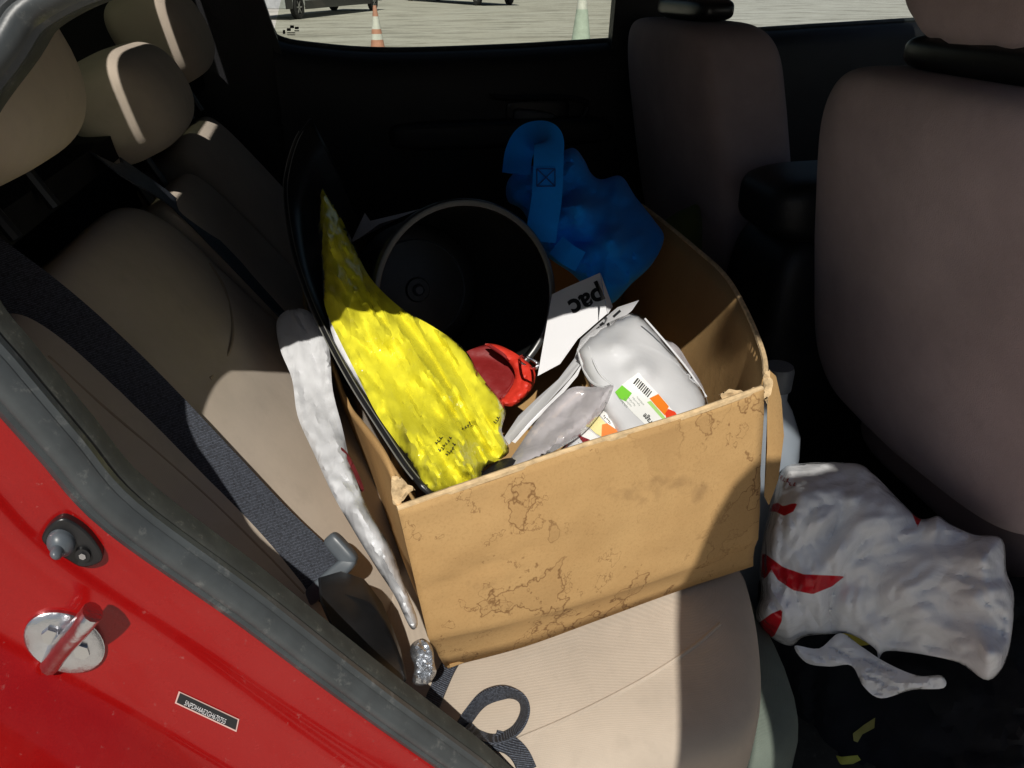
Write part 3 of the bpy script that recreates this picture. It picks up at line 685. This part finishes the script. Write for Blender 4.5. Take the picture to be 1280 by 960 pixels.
def soft_flap(name, pts, mat, th=.004):
    o = prism(name, [at(*p) for p in pts], ray(pts[0][0], pts[0][1])*th, mat, BOX, .001); return o
soft_flap('outer_flap', [(961, 462, .838), (970, 470, .85), (977, 500, .85), (980, 545, .84), (973, 600, .825), (961, 632, .815), (955, 620, .812), (959, 560, .815), (959, 500, .82)], CARD)
TR = random.Random(3)
def torn(name, pts, w0, amp=.006):
    P = []
    for i in range(len(pts)):
        a, b = pts[i], pts[(i+1) % len(pts)]
        for k in range(4): s = k/4; P.append((a[0]+(b[0]-a[0])*s+TR.uniform(-1.6, 1.6), a[1]+(b[1]-a[1])*s+TR.uniform(-1.6, 1.6), w0(a[0]+(b[0]-a[0])*s, a[1]+(b[1]-a[1])*s)))
    return body(name, P, CARDEDGE, BOX, 3, .002, .003, 6, amp*.4, 60, n=2, keep=3)
pw = lambda u, v: wp(u, v, BL, nF)
torn('torn_flap', [(899, 493), (912, 487), (930, 489), (952, 482), (956, 490), (930, 497), (906, 508)], lambda u, v: pw(u, v)+.012)
torn('torn_corner', [(489, 594), (502, 598), (520, 612), (506, 620), (498, 637), (489, 622)], lambda u, v: pw(u, v)+.006)
torn('torn_corner', [(954, 468), (962, 462), (966, 480), (960, 505), (953, 498)], lambda u, v: .815)

# ================================================================== THINGS IN THE BOX
# ---- black bin
BIN = thing('waste_bin', 'round black plastic bin lying tipped with its mouth showing in the box', 'bin')
c1 = at(586, 372, 1.0); c0 = at(520, 362, 1.235); ax = (c1-c0); H = ax.length; ax.normalize()
Mb = ax.to_track_quat('Z', 'Y').to_matrix().to_4x4(); Mb.translation = c0
lathe('bin_wall', [(0, 0), (.104, 0), (.106, .004), (.1215, H-.012), (.1185, H-.012), (.103, .004), (.100, .006), (.080, .0065), (.078, .0085), (.020, .009), (.018, .014), (0, .014)], Mb, BINPL, BIN, 72)
lathe('bin_rim', [(.117, H-.013), (.117, H-.002), (.1195, H), (.124, H), (.1265, H-.003), (.1265, H-.013), (.117, H-.013)], Mb, plain('bin rim plastic', (.03, .032, .033), .3, var=.25), BIN, 72)
lathe('bottom_ring', [(.0775, .0086), (.079, .0105), (.0805, .0086)], Mb, GREYPL, BIN, 60)
lathe('hub', [(0, .022), (.006, .022), (.009, .019), (.010, .012), (.018, .013)], Mb, GREYPL, BIN, 24)
# ---- black flexible panel at the left
E_ = [(388, 148, 1.12), (371, 174, 1.10), (359, 214, 1.07), (357, 250, 1.045), (366, 310, .99), (385, 370, .93), (410, 425, .865), (440, 480, .80), (475, 535, .745), (505, 580, .705), (527, 608, .680)]
er = cr([at(*e) for e in E_], 6); V, F_ = [], []; NK = 8
for i, p in enumerate(er):
    k = i/(len(er)-1); low = Vector((p.x+.085-.03*k, p.y+.05*(1-k)+.01, .63))
    for j in range(NK+1): V.append(p.lerp(low, j/NK)+Vector((.018*math.sin(math.pi*j/NK), 0, 0)))
for i in range(len(er)-1):
    for j in range(NK): a = i*(NK+1)+j; F_.append((a, a+1, a+NK+2, a+NK+1))
PANEL = thing('plastic_sheet', 'bent black plastic sheet standing upright against the left wall of the box', 'plastic sheet')
o = mesh_obj('sheet', V, F_, BLACKP, PANEL); m_ = o.modifiers.new('thickness', 'SOLIDIFY'); m_.thickness = .005; m_.offset = 0
EDGE = plain('pale scuffed edge', (.20, .20, .19), .4)
for s in (-1, 1): tube('edge_line', [p+Vector((s*.0028, 0, .0006)) for p in er[4:-2]], .0007, EDGE, PANEL, n=1, k=5)
# ---- yellow bag
yo = [(402, 237, 1.02), (413, 250, 1.02), (424, 268, 1.01), (441, 302, .99), (462, 346, .95), (500, 384, .91), (541, 408, .89), (580, 436, .87), (601, 470, .84), (631, 510, .80), (627, 538, .775), (636, 566, .765), (606, 585, .735), (600, 606, .72), (556, 620, .70), (532, 610, .70), (518, 586, .71), (497, 555, .735), (470, 516, .77), (446, 468, .82), (422, 420, .87), (406, 382, .90), (402, 330, .95), (398, 282, .985)]
YB = tag(body('plastic_bag', yo, YEL, None, 4.2, .040, .03, 45, .030, 4.0, R_(54), 3.6, extra=[(520, 480, .815), (570, 560, .735), (480, 430, .86), (560, 500, .79)]), 'crumpled bright yellow plastic bag spilling over the box front', 'plastic bag')
ty = bvh(YB)
for k, (n_, org, a, sz) in enumerate(((3, (546, 557), 40, 5.5), (6, (551, 566), 48, 5.5), (5, (560, 572), 52, 5.5), (4, (578, 538), 25, 5), (3, (620, 530), 50, 4.5))):
    marks('print', ty, org, a, n_, sz, INK, YB, .0018, k)
# ---- white paper between panel and yellow bag
WP = tag(body('crumpled_paper', [(411, 392, .905), (424, 398, .905), (437, 420, .885), (452, 442, .865), (470, 470, .835), (478, 505, .80), (492, 535, .765), (484, 540, .765), (462, 500, .80), (440, 468, .84), (424, 440, .865), (414, 414, .89)], WHITEP, None, 4, .012, .010, 10, .004, 40), 'crumpled white paper squeezed between the black sheet and yellow bag', 'paper')
# ---- white bag between seatback and box
wo = [(346, 402), (361, 387), (384, 388), (402, 408), (412, 440), (416, 488), (428, 535), (440, 585), (462, 640), (488, 684), (504, 728), (522, 775), (514, 786), (497, 752), (488, 736), (468, 706), (440, 660), (416, 618), (392, 566), (372, 520), (365, 474), (350, 436)]
def wsb(u, v): return wp(u, v, SB0, NB)-.030
WB1 = tag(body('plastic_bag', [(u, v, min(wsb(u, v), pw(497, 637)+.012+max(0, (637-v))*.0012)) for u, v in wo], WBAG, None, 4.2, .020, .02, 30, .015, 5.0, R_(64), 3.0), 'long white plastic bag stuffed between seatback and cardboard box', 'plastic bag')
tag(body('cloth_scrap', [(424, 560, .735), (434, 566, .725), (447, 590, .71), (455, 612, .70), (448, 612, .70), (434, 590, .715)], plain('dark red cloth', (.14, .008, .010), .8), None, 4, .006, .006, 8, .002, 30), 'dark red cloth scrap showing beside the long white bag', 'cloth')
tag(body('foil_scrap', [(514, 806, .685), (528, 798, .69), (540, 808, .685), (543, 828, .675), (545, 842, .67), (533, 856, .662), (516, 854, .662), (518, 834, .672), (513, 820, .68)], plain('crumpled foil', (.55, .57, .60), .26, .85, bs=150, bstr=.6, var=.3), None, 2.6, .012, .010, 12, .009, 75), 'crumpled silver foil wedged behind the corner of the box', 'foil')
# ---- blue tote
Z8 = lambda x, y, w_: (620+x/4.364, 160+y/4.364, w_)
TOTE = thing('tote_bag', 'bright blue fabric tote bag slumped over the back of the box', 'bag')
bo_ = [Z8(60, 300, 1.20), Z8(120, 228, 1.20), Z8(205, 205, 1.20), Z8(320, 150, 1.20), Z8(420, 108, 1.21), Z8(480, 172, 1.21), Z8(520, 248, 1.22), Z8(575, 280, 1.24), Z8(682, 262, 1.27), Z8(760, 372, 1.25), Z8(860, 500, 1.22), Z8(917, 600, 1.19), Z8(850, 745, 1.15), Z8(740, 850, 1.12), Z8(630, 960, 1.09), Z8(540, 930, 1.09), Z8(420, 800, 1.10), Z8(260, 680, 1.12), Z8(150, 460, 1.16), Z8(65, 400, 1.19)]
TB = body('bag_body', bo_, BLUEC, TOTE, 5, .055, .05, 55, .014, 11, R_(20), 1.3, extra=[Z8(450, 450, 1.13), Z8(620, 640, 1.10), Z8(380, 560, 1.17)])
hp = [at(*Z8(110, 250, 1.17)), at(*Z8(125, 140, 1.18)), at(*Z8(165, 66, 1.17)), at(*Z8(230, 42, 1.145)), at(*Z8(285, 62, 1.115)), at(*Z8(288, 150, 1.10)), at(*Z8(283, 270, 1.092)), at(*Z8(275, 400, 1.085)), at(*Z8(255, 520, 1.08)), at(*Z8(245, 620, 1.09))]
ribbon('handle', hp, .043, .0025, lambda p: (CAM-p), BLUEC, TOTE, 8)
st = [Z8(222, 222, 1.088), Z8(322, 222, 1.088), Z8(322, 318, 1.086), Z8(222, 318, 1.086)]
for a, b in ((0, 1), (1, 2), (2, 3), (3, 0), (0, 2), (1, 3)):
    tube('stitching', [at(*st[a]), at(*st[b])], .0009, BLUEST, TOTE, n=2, k=5)
ribbon('strap_end', [at(*Z8(330, 640, 1.085)), at(*Z8(390, 690, 1.075)), at(*Z8(460, 730, 1.075))], .03, .003, lambda p: (CAM-p), BLUEC, TOTE, 5)
# ---- papers
def leaf(name, pts, mat, parent, th=.0012):
    return prism(name, [at(*p) for p in pts], ray(pts[0][0], pts[0][1])*th, mat, parent)
P1 = thing('printed_sheet', 'white sheet with big upside down black letters beside the bin', 'paper')
s1 = leaf('sheet', [(690, 368, 1.02), (706, 360, 1.015), (750, 341, 1.01), (759, 392, .975), (722, 424, .95), (700, 455, .93), (672, 470, .94)], WHITEP, P1)
leaf('folded_edge', [(750.5, 341, 1.012), (765, 381, 1.0), (766, 383, .998), (759.5, 393, .98)], WHITEP, P1)
text_on('lettering', bvh(s1), 'pac', (751, 358), 205, 34, INK, P1, .0014, 1.0, .03)
P2 = thing('folded_brochure', 'folded white brochure with a sunlit long edge leaning on the bin', 'paper')
s2 = leaf('page', [(630, 547, .815), (648, 520, .835), (672, 497, .86), (698, 474, .885), (718, 448, .915), (726, 424, .94), (746, 406, .955), (772, 384, .975), (799, 375, .975), (790, 388, .955), (762, 412, .92), (737, 440, .89), (712, 474, .86), (684, 504, .835), (650, 540, .81), (636, 556, .805)], WHITEP, P2)
leaf('page', [(640, 552, .803), (668, 521, .826), (700, 489, .845), (718, 468, .862), (729, 452, .875), (722, 470, .860), (700, 496, .838), (668, 527, .818), (644, 554, .80)], WHITEP, P2)
tp2 = bvh(s2)
for (x, y, a, sx) in ((771, 392, 42, 12), (757, 398, 40, 4), (752, 405, 40, 6), (748, 410, 40, 5), (742, 417, 40, 7)):
    ca, sa = math.cos(R_(a)), -math.sin(R_(a)); decal('print', tp2, [(x-ca*sx/2-1, y-sa*sx/2-1), (x+ca*sx/2-1, y+sa*sx/2-1), (x+ca*sx/2+1, y+sa*sx/2+1.2), (x-ca*sx/2+1, y-sa*sx/2+1.2)], INK, P2, 6, .001)
P3 = tag(leaf('paper_scrap', [(438, 304, 1.2), (456, 266, 1.2), (463, 276, 1.19), (526, 261, 1.21), (500, 272, 1.2), (474, 280, 1.19), (452, 296, 1.19)], plain('grey white paper', (.55, .56, .60), .7), None), 'pale paper corner poking up behind the black bin', 'paper')
# ---- red pouch in the bin mouth
PO = thing('zip_pouch', 'red nylon zip pouch lying in the mouth of the black bin', 'pouch')
DRED = plain('dark red lining', (.20, .008, .008), .6, bs=200)
body('pouch_lining', [(578, 446, 1.03), (596, 434, 1.04), (616, 431, 1.04), (640, 448, 1.03), (646, 470, 1.01), (634, 500, .985), (616, 494, .99), (594, 472, 1.01)], DRED, PO, 4, .004, .02, 22, .003, 26)
body('pouch_body', [(606, 430, 1.02), (622, 431, 1.02), (640, 439, 1.01), (660, 453, .995), (669, 466, .985), (667, 482, .975), (656, 497, .965), (640, 508, .955), (624, 503, .958), (634, 492, .968), (642, 478, .98), (643, 464, .99), (634, 450, 1.0), (620, 440, 1.01)], REDC, PO, 3, .010, .012, 10, .005, 26, R_(-50), 2.2)
def on_(o_): return bvh(o_)
tpo = bvh(*PO.children)
zp = [on(tpo, u, v, .003) for u, v in ((649, 448), (656, 445), (671, 454), (670, 460), (664, 460), (652, 454))]
tube('zip_pull', zp, .0018, STEEL, PO, True, 4); tube('zip_edge', [on(tpo, u, v, .001) for u, v in ((612, 432), (632, 446), (642, 462), (640, 480), (626, 499))], .0022, plain('dark red zip', (.22, .008, .008), .6), PO, n=5)
# ---- plastic tubs
T1 = thing('storage_tub', 'milky translucent storage tub on its side with a bright storage label', 'container')
tb = body('tub_body', [(722, 446, .885), (724, 432, .90), (742, 414, .925), (772, 398, .94), (795, 392, .945), (812, 404, .93), (832, 428, .915), (856, 458, .895), (878, 488, .875), (884, 512, .86), (868, 540, .84), (820, 566, .815), (780, 560, .81), (752, 520, .84), (736, 486, .865)], TUB, T1, 6, .050, .05, 40, .0006, 10, extra=[(800, 470, .875), (770, 440, .90)])
tt = bvh(tb)
for pth, r in ((((724, 442), (730, 462), (740, 478), (756, 486)), .0035), (((736, 434), (742, 452), (752, 470), (766, 482)), .0022), (((806, 398), (834, 430), (860, 462), (883, 496)), .0022)):
    tube('rim', [on(tt, u, v, .0006, .88) for u, v in pth], r*.55, TUB, T1, n=5)
def lab(name, pts, col, off, par, tree): return decal(name, tree, pts, plain('print '+name+str(len(MATS)), col, .4, var=.05), par, 5, off)
Z2 = lambda x, y: (690+x/6.4, 440+y/6.4)
lab('label', [Z2(505, 320), Z2(560, 262), Z2(690, 165), Z2(860, 345), Z2(1015, 525), Z2(960, 570), Z2(800, 632), Z2(640, 480)], (.86, .87, .84), .0012, T1, tt)
lab('green_print', [Z2(505, 320), Z2(560, 265), Z2(640, 330), Z2(590, 395), Z2(540, 372)], (.20, .62, .05), .0018, T1, tt)
lab('orange_print', [Z2(780, 370), Z2(850, 335), Z2(935, 435), Z2(905, 510), Z2(840, 440)], (.85, .22, .02), .0018, T1, tt)
lab('red_print', [Z2(905, 490), Z2(930, 455), Z2(985, 478), Z2(1013, 525), Z2(960, 555), Z2(915, 535)], (.75, .06, .02), .0020, T1, tt)
lab('green_print', [Z2(760, 400), Z2(790, 390), Z2(920, 540), Z2(940, 570), Z2(880, 600), Z2(905, 560)], (.42, .70, .22), .0016, T1, tt)
for k in range(9):
    x = 668+k*13.5; y = 232+k*13; wd = 3.5 if k % 3 else 6.5
    decal('barcode', tt, [Z2(x-wd+22, y-26), Z2(x+wd+22, y-20), Z2(x+wd-14, y+26), Z2(x-wd-14, y+20)], INK, T1, 6, .0020)
text_on('lettering', tt, 'storage', Z2(850, 607), 131, 9.6, INK, T1, .0022, .86, .012)
for k in range(5): marks('fine_print', tt, Z2(742-k*34, 420+k*4), 131, 9, 2.2, plain('grey print%d' % k, (.25, .28, .25), .5), T1, .0020, k)
T2 = thing('food_tub', 'clear food tub with an orange and cream label beneath the storage tub', 'container')
tb2 = body('tub_body', [(706, 556, .80), (718, 540, .815), (738, 522, .83), (756, 508, .835), (776, 510, .83), (792, 528, .82), (806, 552, .80), (780, 572, .785), (735, 588, .775), (690, 592, .775), (690, 574, .785)], TUB, T2, 5, .02, .02, 18, .001, 12)
t2 = bvh(tb2)
lab('label', [Z2(380, 500), Z2(460, 400), Z2(640, 620), Z2(560, 660), Z2(470, 600)], (.85, .85, .82), .0012, T2, t2)
lab('cream_print', [Z2(285, 590), Z2(375, 510), Z2(430, 570), Z2(400, 680), Z2(350, 650)], (.80, .72, .34), .0014, T2, t2)
lab('orange_print', [Z2(400, 580), Z2(440, 570), Z2(560, 650), Z2(430, 715), Z2(395, 680)], (.85, .25, .06), .0018, T2, t2)
lab('white_print', [Z2(205, 650), Z2(265, 600), Z2(420, 720), Z2(345, 750)], (.82, .82, .80), .0014, T2, t2)
lab('maroon_print', [Z2(203, 660), Z2(300, 700), Z2(345, 752), Z2(280, 768)], (.20, .015, .02), .0018, T2, t2)
for k in range(3): marks('fine_print', t2, Z2(570-k*45, 570+k*10-k*k*6), 131, 6, 3.2, INK, T2, .0020, k)
rs = random.Random(5)
for k in range(46):
    x, y = rs.uniform(60, 250), 0; y = 800-(x-60)*.45+rs.uniform(-45, 45); d = rs.uniform(4, 9)
    if k < 26: decal('speckle', t2, [Z2(x, y), Z2(x+d, y+2), Z2(x+d*.6, y+d)], INK, T2, 9, .0016)
CB = tag(body('clear_bag', [(632, 584, .745), (650, 556, .775), (672, 524, .80), (694, 500, .82), (716, 484, .835), (745, 484, .83), (766, 481, .825), (764, 496, .815), (748, 520, .80), (728, 542, .785), (700, 560, .765), (664, 578, .745), (640, 592, .735)], CLEAR, None, 4.5, .014, .012, 18, .006, 12, R_(-42), 3), 'clear plastic produce bag lying in front of the tubs', 'plastic bag')
tag(body('crumpled_wrap', [(826, 424, .955), (846, 432, .965), (862, 456, .95), (878, 482, .92), (886, 512, .89), (880, 520, .885), (866, 488, .91), (846, 456, .935)], CLEAR, None, 4, .010, .01, 10, .005, 40), 'clear wrapping between the storage tub and cardboard wall', 'wrapping')
tag(body('black_pouch', [(590, 600, .735), (606, 588, .745), (628, 574, .755), (648, 574, .75), (640, 590, .735), (616, 606, .725)], BLACKV, None, 4, .012, .02, 14, .002, 30), 'small black pouch at the front rim under the yellow bag', 'pouch')

# ================================================================== AROUND THE BOX
STR1 = thing('loose_strap', 'dark woven strap looped on the front of the rear seat cushion', 'strap')
def cz(u, v, h): p = on(tc_, u, v, 0); return p+Vector((0, 0, h))
ribbon('strap_loop', [cz(572, 922, .004), cz(586, 906, .012), cz(606, 893, .022), cz(632, 889, .026), cz(652, 893, .022), cz(656, 906, .016), cz(644, 922, .010), cz(620, 931, .008), cz(598, 926, .008), cz(584, 916, .010)], .017, .0022, lambda p: ((cz(618, 911, .012)-p)*1.0+Vector((0, 0, .018))), WEB, STR1, 8)
ribbon('strap_tail', [cz(618, 930, .006), cz(636, 936, .006), cz(650, 948, .005), cz(660, 968, .004)], .019, .0022, (0.2, -.2, 1), WEB, STR1, 6)
tag(ribbon('flat_strap', [cz(566, 828, .004), cz(558, 842, .004), cz(549, 862, .004), cz(540, 884, .004), cz(533, 900, .004)], .0165, .0022, (0, 0, 1), WEB, None, 6), 'flat dark strap coming out under the corner of the box', 'strap')
tag(body('olive_cloth', [(828, 284, 1.42), (842, 268, 1.43), (858, 260, 1.44), (874, 258, 1.44), (878, 300, 1.42), (872, 340, 1.38), (840, 330, 1.38)], OLIVE, None, 6, .02, .03, 16, .006, 18), 'dark olive cloth behind the far corner of the box', 'cloth')
def jug():
    t_ = thing('plastic_jug', 'bluish translucent plastic jug standing beyond the right box flap', 'jug')
    b = at(966, 500, .99); M = Matrix.Translation((b.x, b.y, .32))
    lathe('jug_body', [(0, 0), (.040, 0), (.045, .01), (.046, .30), (.042, .33), (.026, .365), (.017, .38), (.017, .40), (0, .40)], M, JUG, t_, 40)
    lathe('cap', [(0, .426), (.018, .426), (.020, .42), (.020, .395), (0, .395)], M, GREYPL, t_, 30)
jug()
# ---- shopping bag in the footwell
Z5 = lambda x, y: (940+x/3.097, 570+y/3.097)
ro = [Z5(110, 60), Z5(200, 28), Z5(400, 28), Z5(470, 70), Z5(550, 150), Z5(615, 215), Z5(660, 245), Z5(720, 232), Z5(765, 262), Z5(860, 305), Z5(968, 322), Z5(985, 450), Z5(1015, 550), Z5(990, 770), Z5(915, 868), Z5(800, 800), Z5(640, 765), Z5(520, 755), Z5(490, 785), Z5(475, 745), Z5(380, 690), Z5(300, 690), Z5(200, 700), Z5(150, 735), Z5(70, 700), Z5(15, 625), Z5(35, 530), Z5(30, 420), Z5(55, 260)]
def rw(u, v): return .995-.175*max(0, min(1, (u-960)/290))-.06*(v-720)/150*(.4)
ro3 = [(u, v, rw(u, v)) for u, v in ro]
reds = [[Z5(*p) for p in q] for q in ([(55, 215), (70, 190), (100, 180), (120, 195), (150, 185), (178, 182), (160, 215), (125, 232), (90, 215)], [(35, 480), (40, 370), (60, 385), (80, 400), (120, 430), (200, 458), (360, 465), (310, 505), (235, 535), (160, 520), (100, 480), (75, 440), (55, 470)], [(20, 650), (75, 610), (118, 592), (115, 640), (85, 700), (60, 705), (20, 680)], [(615, 210), (660, 238), (640, 275)])]
SH = thing('shopping_bag', 'white plastic shopping bag with red rings in the footwell', 'plastic bag')
SB = body('bag_body', ro3, RBAG, SH, 3.6, .055, .06, 60, .026, 4.6, R_(38), 1.5, extra=[(1060, 700, .90), (1130, 740, .85), (1000, 690, .95), (1010, 770, .95)], red=reds, soft=900, fac=1.9)
body('handle', [(*Z5(165, 735), .925), (*Z5(260, 745), .925), (*Z5(340, 685), .92), (*Z5(420, 735), .91), (*Z5(520, 800), .885), (*Z5(640, 850), .865), (*Z5(735, 850), .855), (*Z5(742, 898), .85), (*Z5(620, 905), .86), (*Z5(500, 938), .875), (*Z5(430, 890), .885), (*Z5(385, 812), .90), (*Z5(300, 815), .91), (*Z5(210, 800), .92)], RBAG, SH, 3.6, .010, .01, 14, .012, 9, R_(20), 2.5)
tsh = bvh(SB); marks('print', tsh, Z5(104, 90), -30, 5, 6, plain('wine red print', (.35, .03, .05), .5), SH, .002, 4)
tag(leaf('snack_box', [(*Z5(345, 690), .945), (*Z5(400, 620), .95), (*Z5(440, 690), .94), (*Z5(458, 730), .93), (*Z5(420, 735), .93)], plain('yellow card', (.62, .55, .08), .6), None, .02), 'small yellow and black carton seen through the bag opening', 'carton')
# ---- dark backpack under the shopping bag
BP = thing('backpack', 'black fabric backpack lying in the footwell under the shopping bag', 'backpack')
bb = body('bag_body', [(948, 730, 1.05), (990, 700, 1.06), (1100, 700, 1.02), (1240, 720, .94), (1330, 740, .90), (1340, 900, .86), (1330, 1010, .84), (1150, 1030, .90), (1010, 1000, .97), (985, 950, .99), (960, 860, 1.02)], NAVY, BP, 9, .03, .10, 60, .012, 9)
tbb = bvh(bb)
decal('emblem', tbb, [(1038, 958), (1040, 943), (1052, 946), (1072, 944), (1076, 950), (1066, 955), (1050, 956)], plain('yellow emblem', (.45, .45, .06), .6), BP, 5, .002)
decal('emblem', tbb, [(1066, 917), (1080, 906), (1094, 897), (1093, 910), (1078, 918), (1072, 928), (1067, 926)], plain('dull yellow emblem', (.30, .28, .07), .6), BP, 5, .002)

# ================================================================== OUTSIDE
def suv(name, a, b, col, label, h=1.6):
    """parked car with wheel contacts at ground points a (rear) and b"""
    t_ = thing(name, label, 'car', 'cars parked across the lot'); a = Vector(a); b = Vector(b); d = (b-a).normalized(); wb = (b-a).length; n = Vector((d.y, -d.x, 0))
    if n.y > 0: n = -n
    M = Matrix((d, -n, Vector((0, 0, 1)))).transposed().to_4x4(); M.translation = a
    pm = plain('paint '+name+label[:6], col, .25, .3, coat=.8); gl = plain('dark glass '+label[:6], (.02, .025, .03), .08)
    L0, L1 = -.85, wb+.85
    prof = [(L0, .45), (L0-.03, .75), (L0+.05, 1.0), (L0+.25, 1.5), (L0+.5, h), (wb*.55, h), (wb*.88, 1.05), (L1-.1, .92), (L1, .70), (L1-.02, .42)]
    def arch(c): return [(c+.40*math.cos(t), .34+.40*math.sin(t)) for t in [math.pi*k/10 for k in range(11)]]
    low = [(L1-.02, .30)]+[(x, max(z, .30)) for x, z in arch(wb)]+[(x, max(z, .30)) for x, z in arch(0)]+[(L0, .30)]
    P = [M @ Vector((x, 0, z)) for x, z in prof]; LP = [(x, z) for x, z in low]
    full = [(x, z) for x, z in prof]+LP
    prism('body', [M @ Vector((x, 0, z)) for x, z in full], M.to_3x3() @ Vector((0, 1.75, 0)), pm, t_, .03)
    cl = [(L0-.01, .30), (L0-.02, .62), (-.46, .62)]+[(c[0]*1.0, c[1]+.03) for c in reversed(arch(0))][:0]+[(-.41, .34)]
    prism('cladding', [M @ Vector((x, -.012, z)) for x, z in ((.42, .26), (wb-.42, .26), (wb-.42, .50), (.42, .50))], M.to_3x3() @ Vector((0, .03, 0)), BLACKP, t_, .01)
    prism('cladding', [M @ Vector((x, -.012, z)) for x, z in ((L0-.04, .30), (-.44, .30), (-.46, .56), (L0-.05, .56))], M.to_3x3() @ Vector((0, .03, 0)), BLACKP, t_, .01)
    prism('window', [M @ Vector((x, -.008, z)) for x, z in ((L0+.35, 1.08), (wb*.82, 1.05), (wb*.54, h-.10), (L0+.52, h-.12))], M.to_3x3() @ Vector((0, .02, 0)), gl, t_)
    for c in (0, wb):
        for y in (.08, 1.66):
            wl = wheel(t_, Vector((0, 0, 0)), .335, 1 if y < 1 else -1)
            for ch in wl.children:
                ch.matrix_local = M @ Matrix.Translation((c, y, .335))
    return t_
suv('parked_suv', atz(376, 24, 0), atz(469, 13.5, 0), (.45, .47, .48), 'silver sport utility car with black cladding parked beyond the window')
suv('parked_car', atz(595, 7, 0), atz(502, 1, 0)+Vector((.4, 0, 0)), (.03, .05, .09), 'dark blue car parked next to the silver one', 1.5)
def cone(label, uv, h, r, cols_, group=None):
    t_ = thing('traffic_cone', label, 'traffic cone'); p = atz(*uv, 0); M = Matrix.Translation(p)
    box('base', (p.x-r*1.45, p.y-r*1.45, 0), (p.x+r*1.45, p.y+r*1.45, .035), cols_[0][2], t_, .01)
    for z0, z1, m_ in cols_:
        r0 = r*(1-z0*.80); r1 = r*(1-z1*.80); prof = [(r0, .035+h*z0), (r1, .035+h*z1)]
        if z1 >= 1: prof.append((0, .035+h))
        lathe('cone_band', prof, M, m_, t_, 24)
ORG = plain('faded orange plastic', (.55, .27, .19), .6); WHT = plain('white reflective sleeve', (.7, .70, .66), .5); PGR = plain('pale faded green plastic', (.48, .56, .49), .6)
cone('faded orange and white traffic cone standing in the lot', (473, 70), .72, .13, [(0, .30, ORG), (.30, .42, WHT), (.42, .52, ORG), (.52, .78, WHT), (.78, 1, ORG)])
cone('tall pale green marker cone with a white band', (726, 54), 1.1, .19, [(0, .52, PGR), (.52, .66, WHT), (.66, 1, PGR)])

# ================================================================== UNSEEN FIGURE, added to cast the shadow across the seat and box
def shadow_person(px, py):
    t_ = thing('shadow_person', 'person in dark shirt and cap out of view, added to shade the seat and box', 'shadow_person')
    me = bpy.data.meshes.new('tmp'); J = {}; 
    pts = [('pel', (0, 0, .95), .17), ('wa', (0, 0, 1.10), .18), ('ch', (0, .0, 1.32), .155), ('nk', (0, .01, 1.50), .058), ('hd', (0, .05, 1.60), .085), ('ht', (0, .055, 1.70), .088)]
    for s in (-1, 1):
        k = str(s); pts += [('hp'+k, (s*.10, 0, .90), .10), ('kn'+k, (s*.12, .02, .50), .065), ('an'+k, (s*.13, -.01, .09), .042), ('to'+k, (s*.15, .16, .04), .035),
                            ('sh'+k, (s*.205, 0, 1.465), .075), *([('el-1', (-.285, -.03, 1.08), .05), ('wr-1', (-.26, .0, .86), .034), ('hn-1', (-.255, .02, .77), .036)] if s < 0 else [('el1', (.25, -.04, 1.12), .046), ('wr1', (.26, -.06, .88), .030), ('hn1', (.26, -.06, .80), .034)])]
    for i, (n_, p, r) in enumerate(pts): J[n_] = i
    ed = [('pel', 'wa'), ('wa', 'ch'), ('ch', 'nk'), ('nk', 'hd'), ('hd', 'ht')]
    for k in ('-1', '1'): ed += [('pel', 'hp'+k), ('hp'+k, 'kn'+k), ('kn'+k, 'an'+k), ('an'+k, 'to'+k), ('ch', 'sh'+k), ('sh'+k, 'el'+k), ('el'+k, 'wr'+k), ('wr'+k, 'hn'+k)]
    me.from_pydata([(p[0]+px, p[1]+py, p[2]*1.07) for _, p, _ in pts], [(J[a], J[b]) for a, b in ed], [])
    o = bpy.data.objects.new('tmp', me); COL.objects.link(o); o.modifiers.new('skin', 'SKIN'); sv = me.skin_vertices[0].data
    for i, (_, _, r) in enumerate(pts): sv[i].radius = (r, r)
    sv[0].use_root = True; o.modifiers.new('sub', 'SUBSURF').levels = 2
    dg = bpy.context.evaluated_depsgraph_get(); m2 = bpy.data.meshes.new_from_object(o.evaluated_get(dg)); bpy.data.objects.remove(o)
    for m_ in (plain('dark denim', (.03, .04, .07), .9), plain('dark shirt', (.05, .05, .055), .9), plain('skin', (.45, .28, .20), .6)): m2.materials.append(m_)
    for p in m2.polygons:
        c = p.center; p.material_index = 0 if c.z < .98 and abs(c.x-px) < .2 else (2 if c.z > 1.61 or (c.z < .96 and abs(c.x-px) > .2) else 1); p.use_smooth = True
    b = bpy.data.objects.new('body', m2); COL.objects.link(b); b.parent = t_
    M = Matrix.Translation((px, py+.05, 1.84))
    lathe('cap', [(.0, .10), (.06, .088), (.095, .04), (.102, 0), (.175, -.012), (.175, -.017), (.098, -.008)], M, plain('khaki hat', (.32, .28, .20), .9), t_, 32)
shadow_person(.455, -1.38)
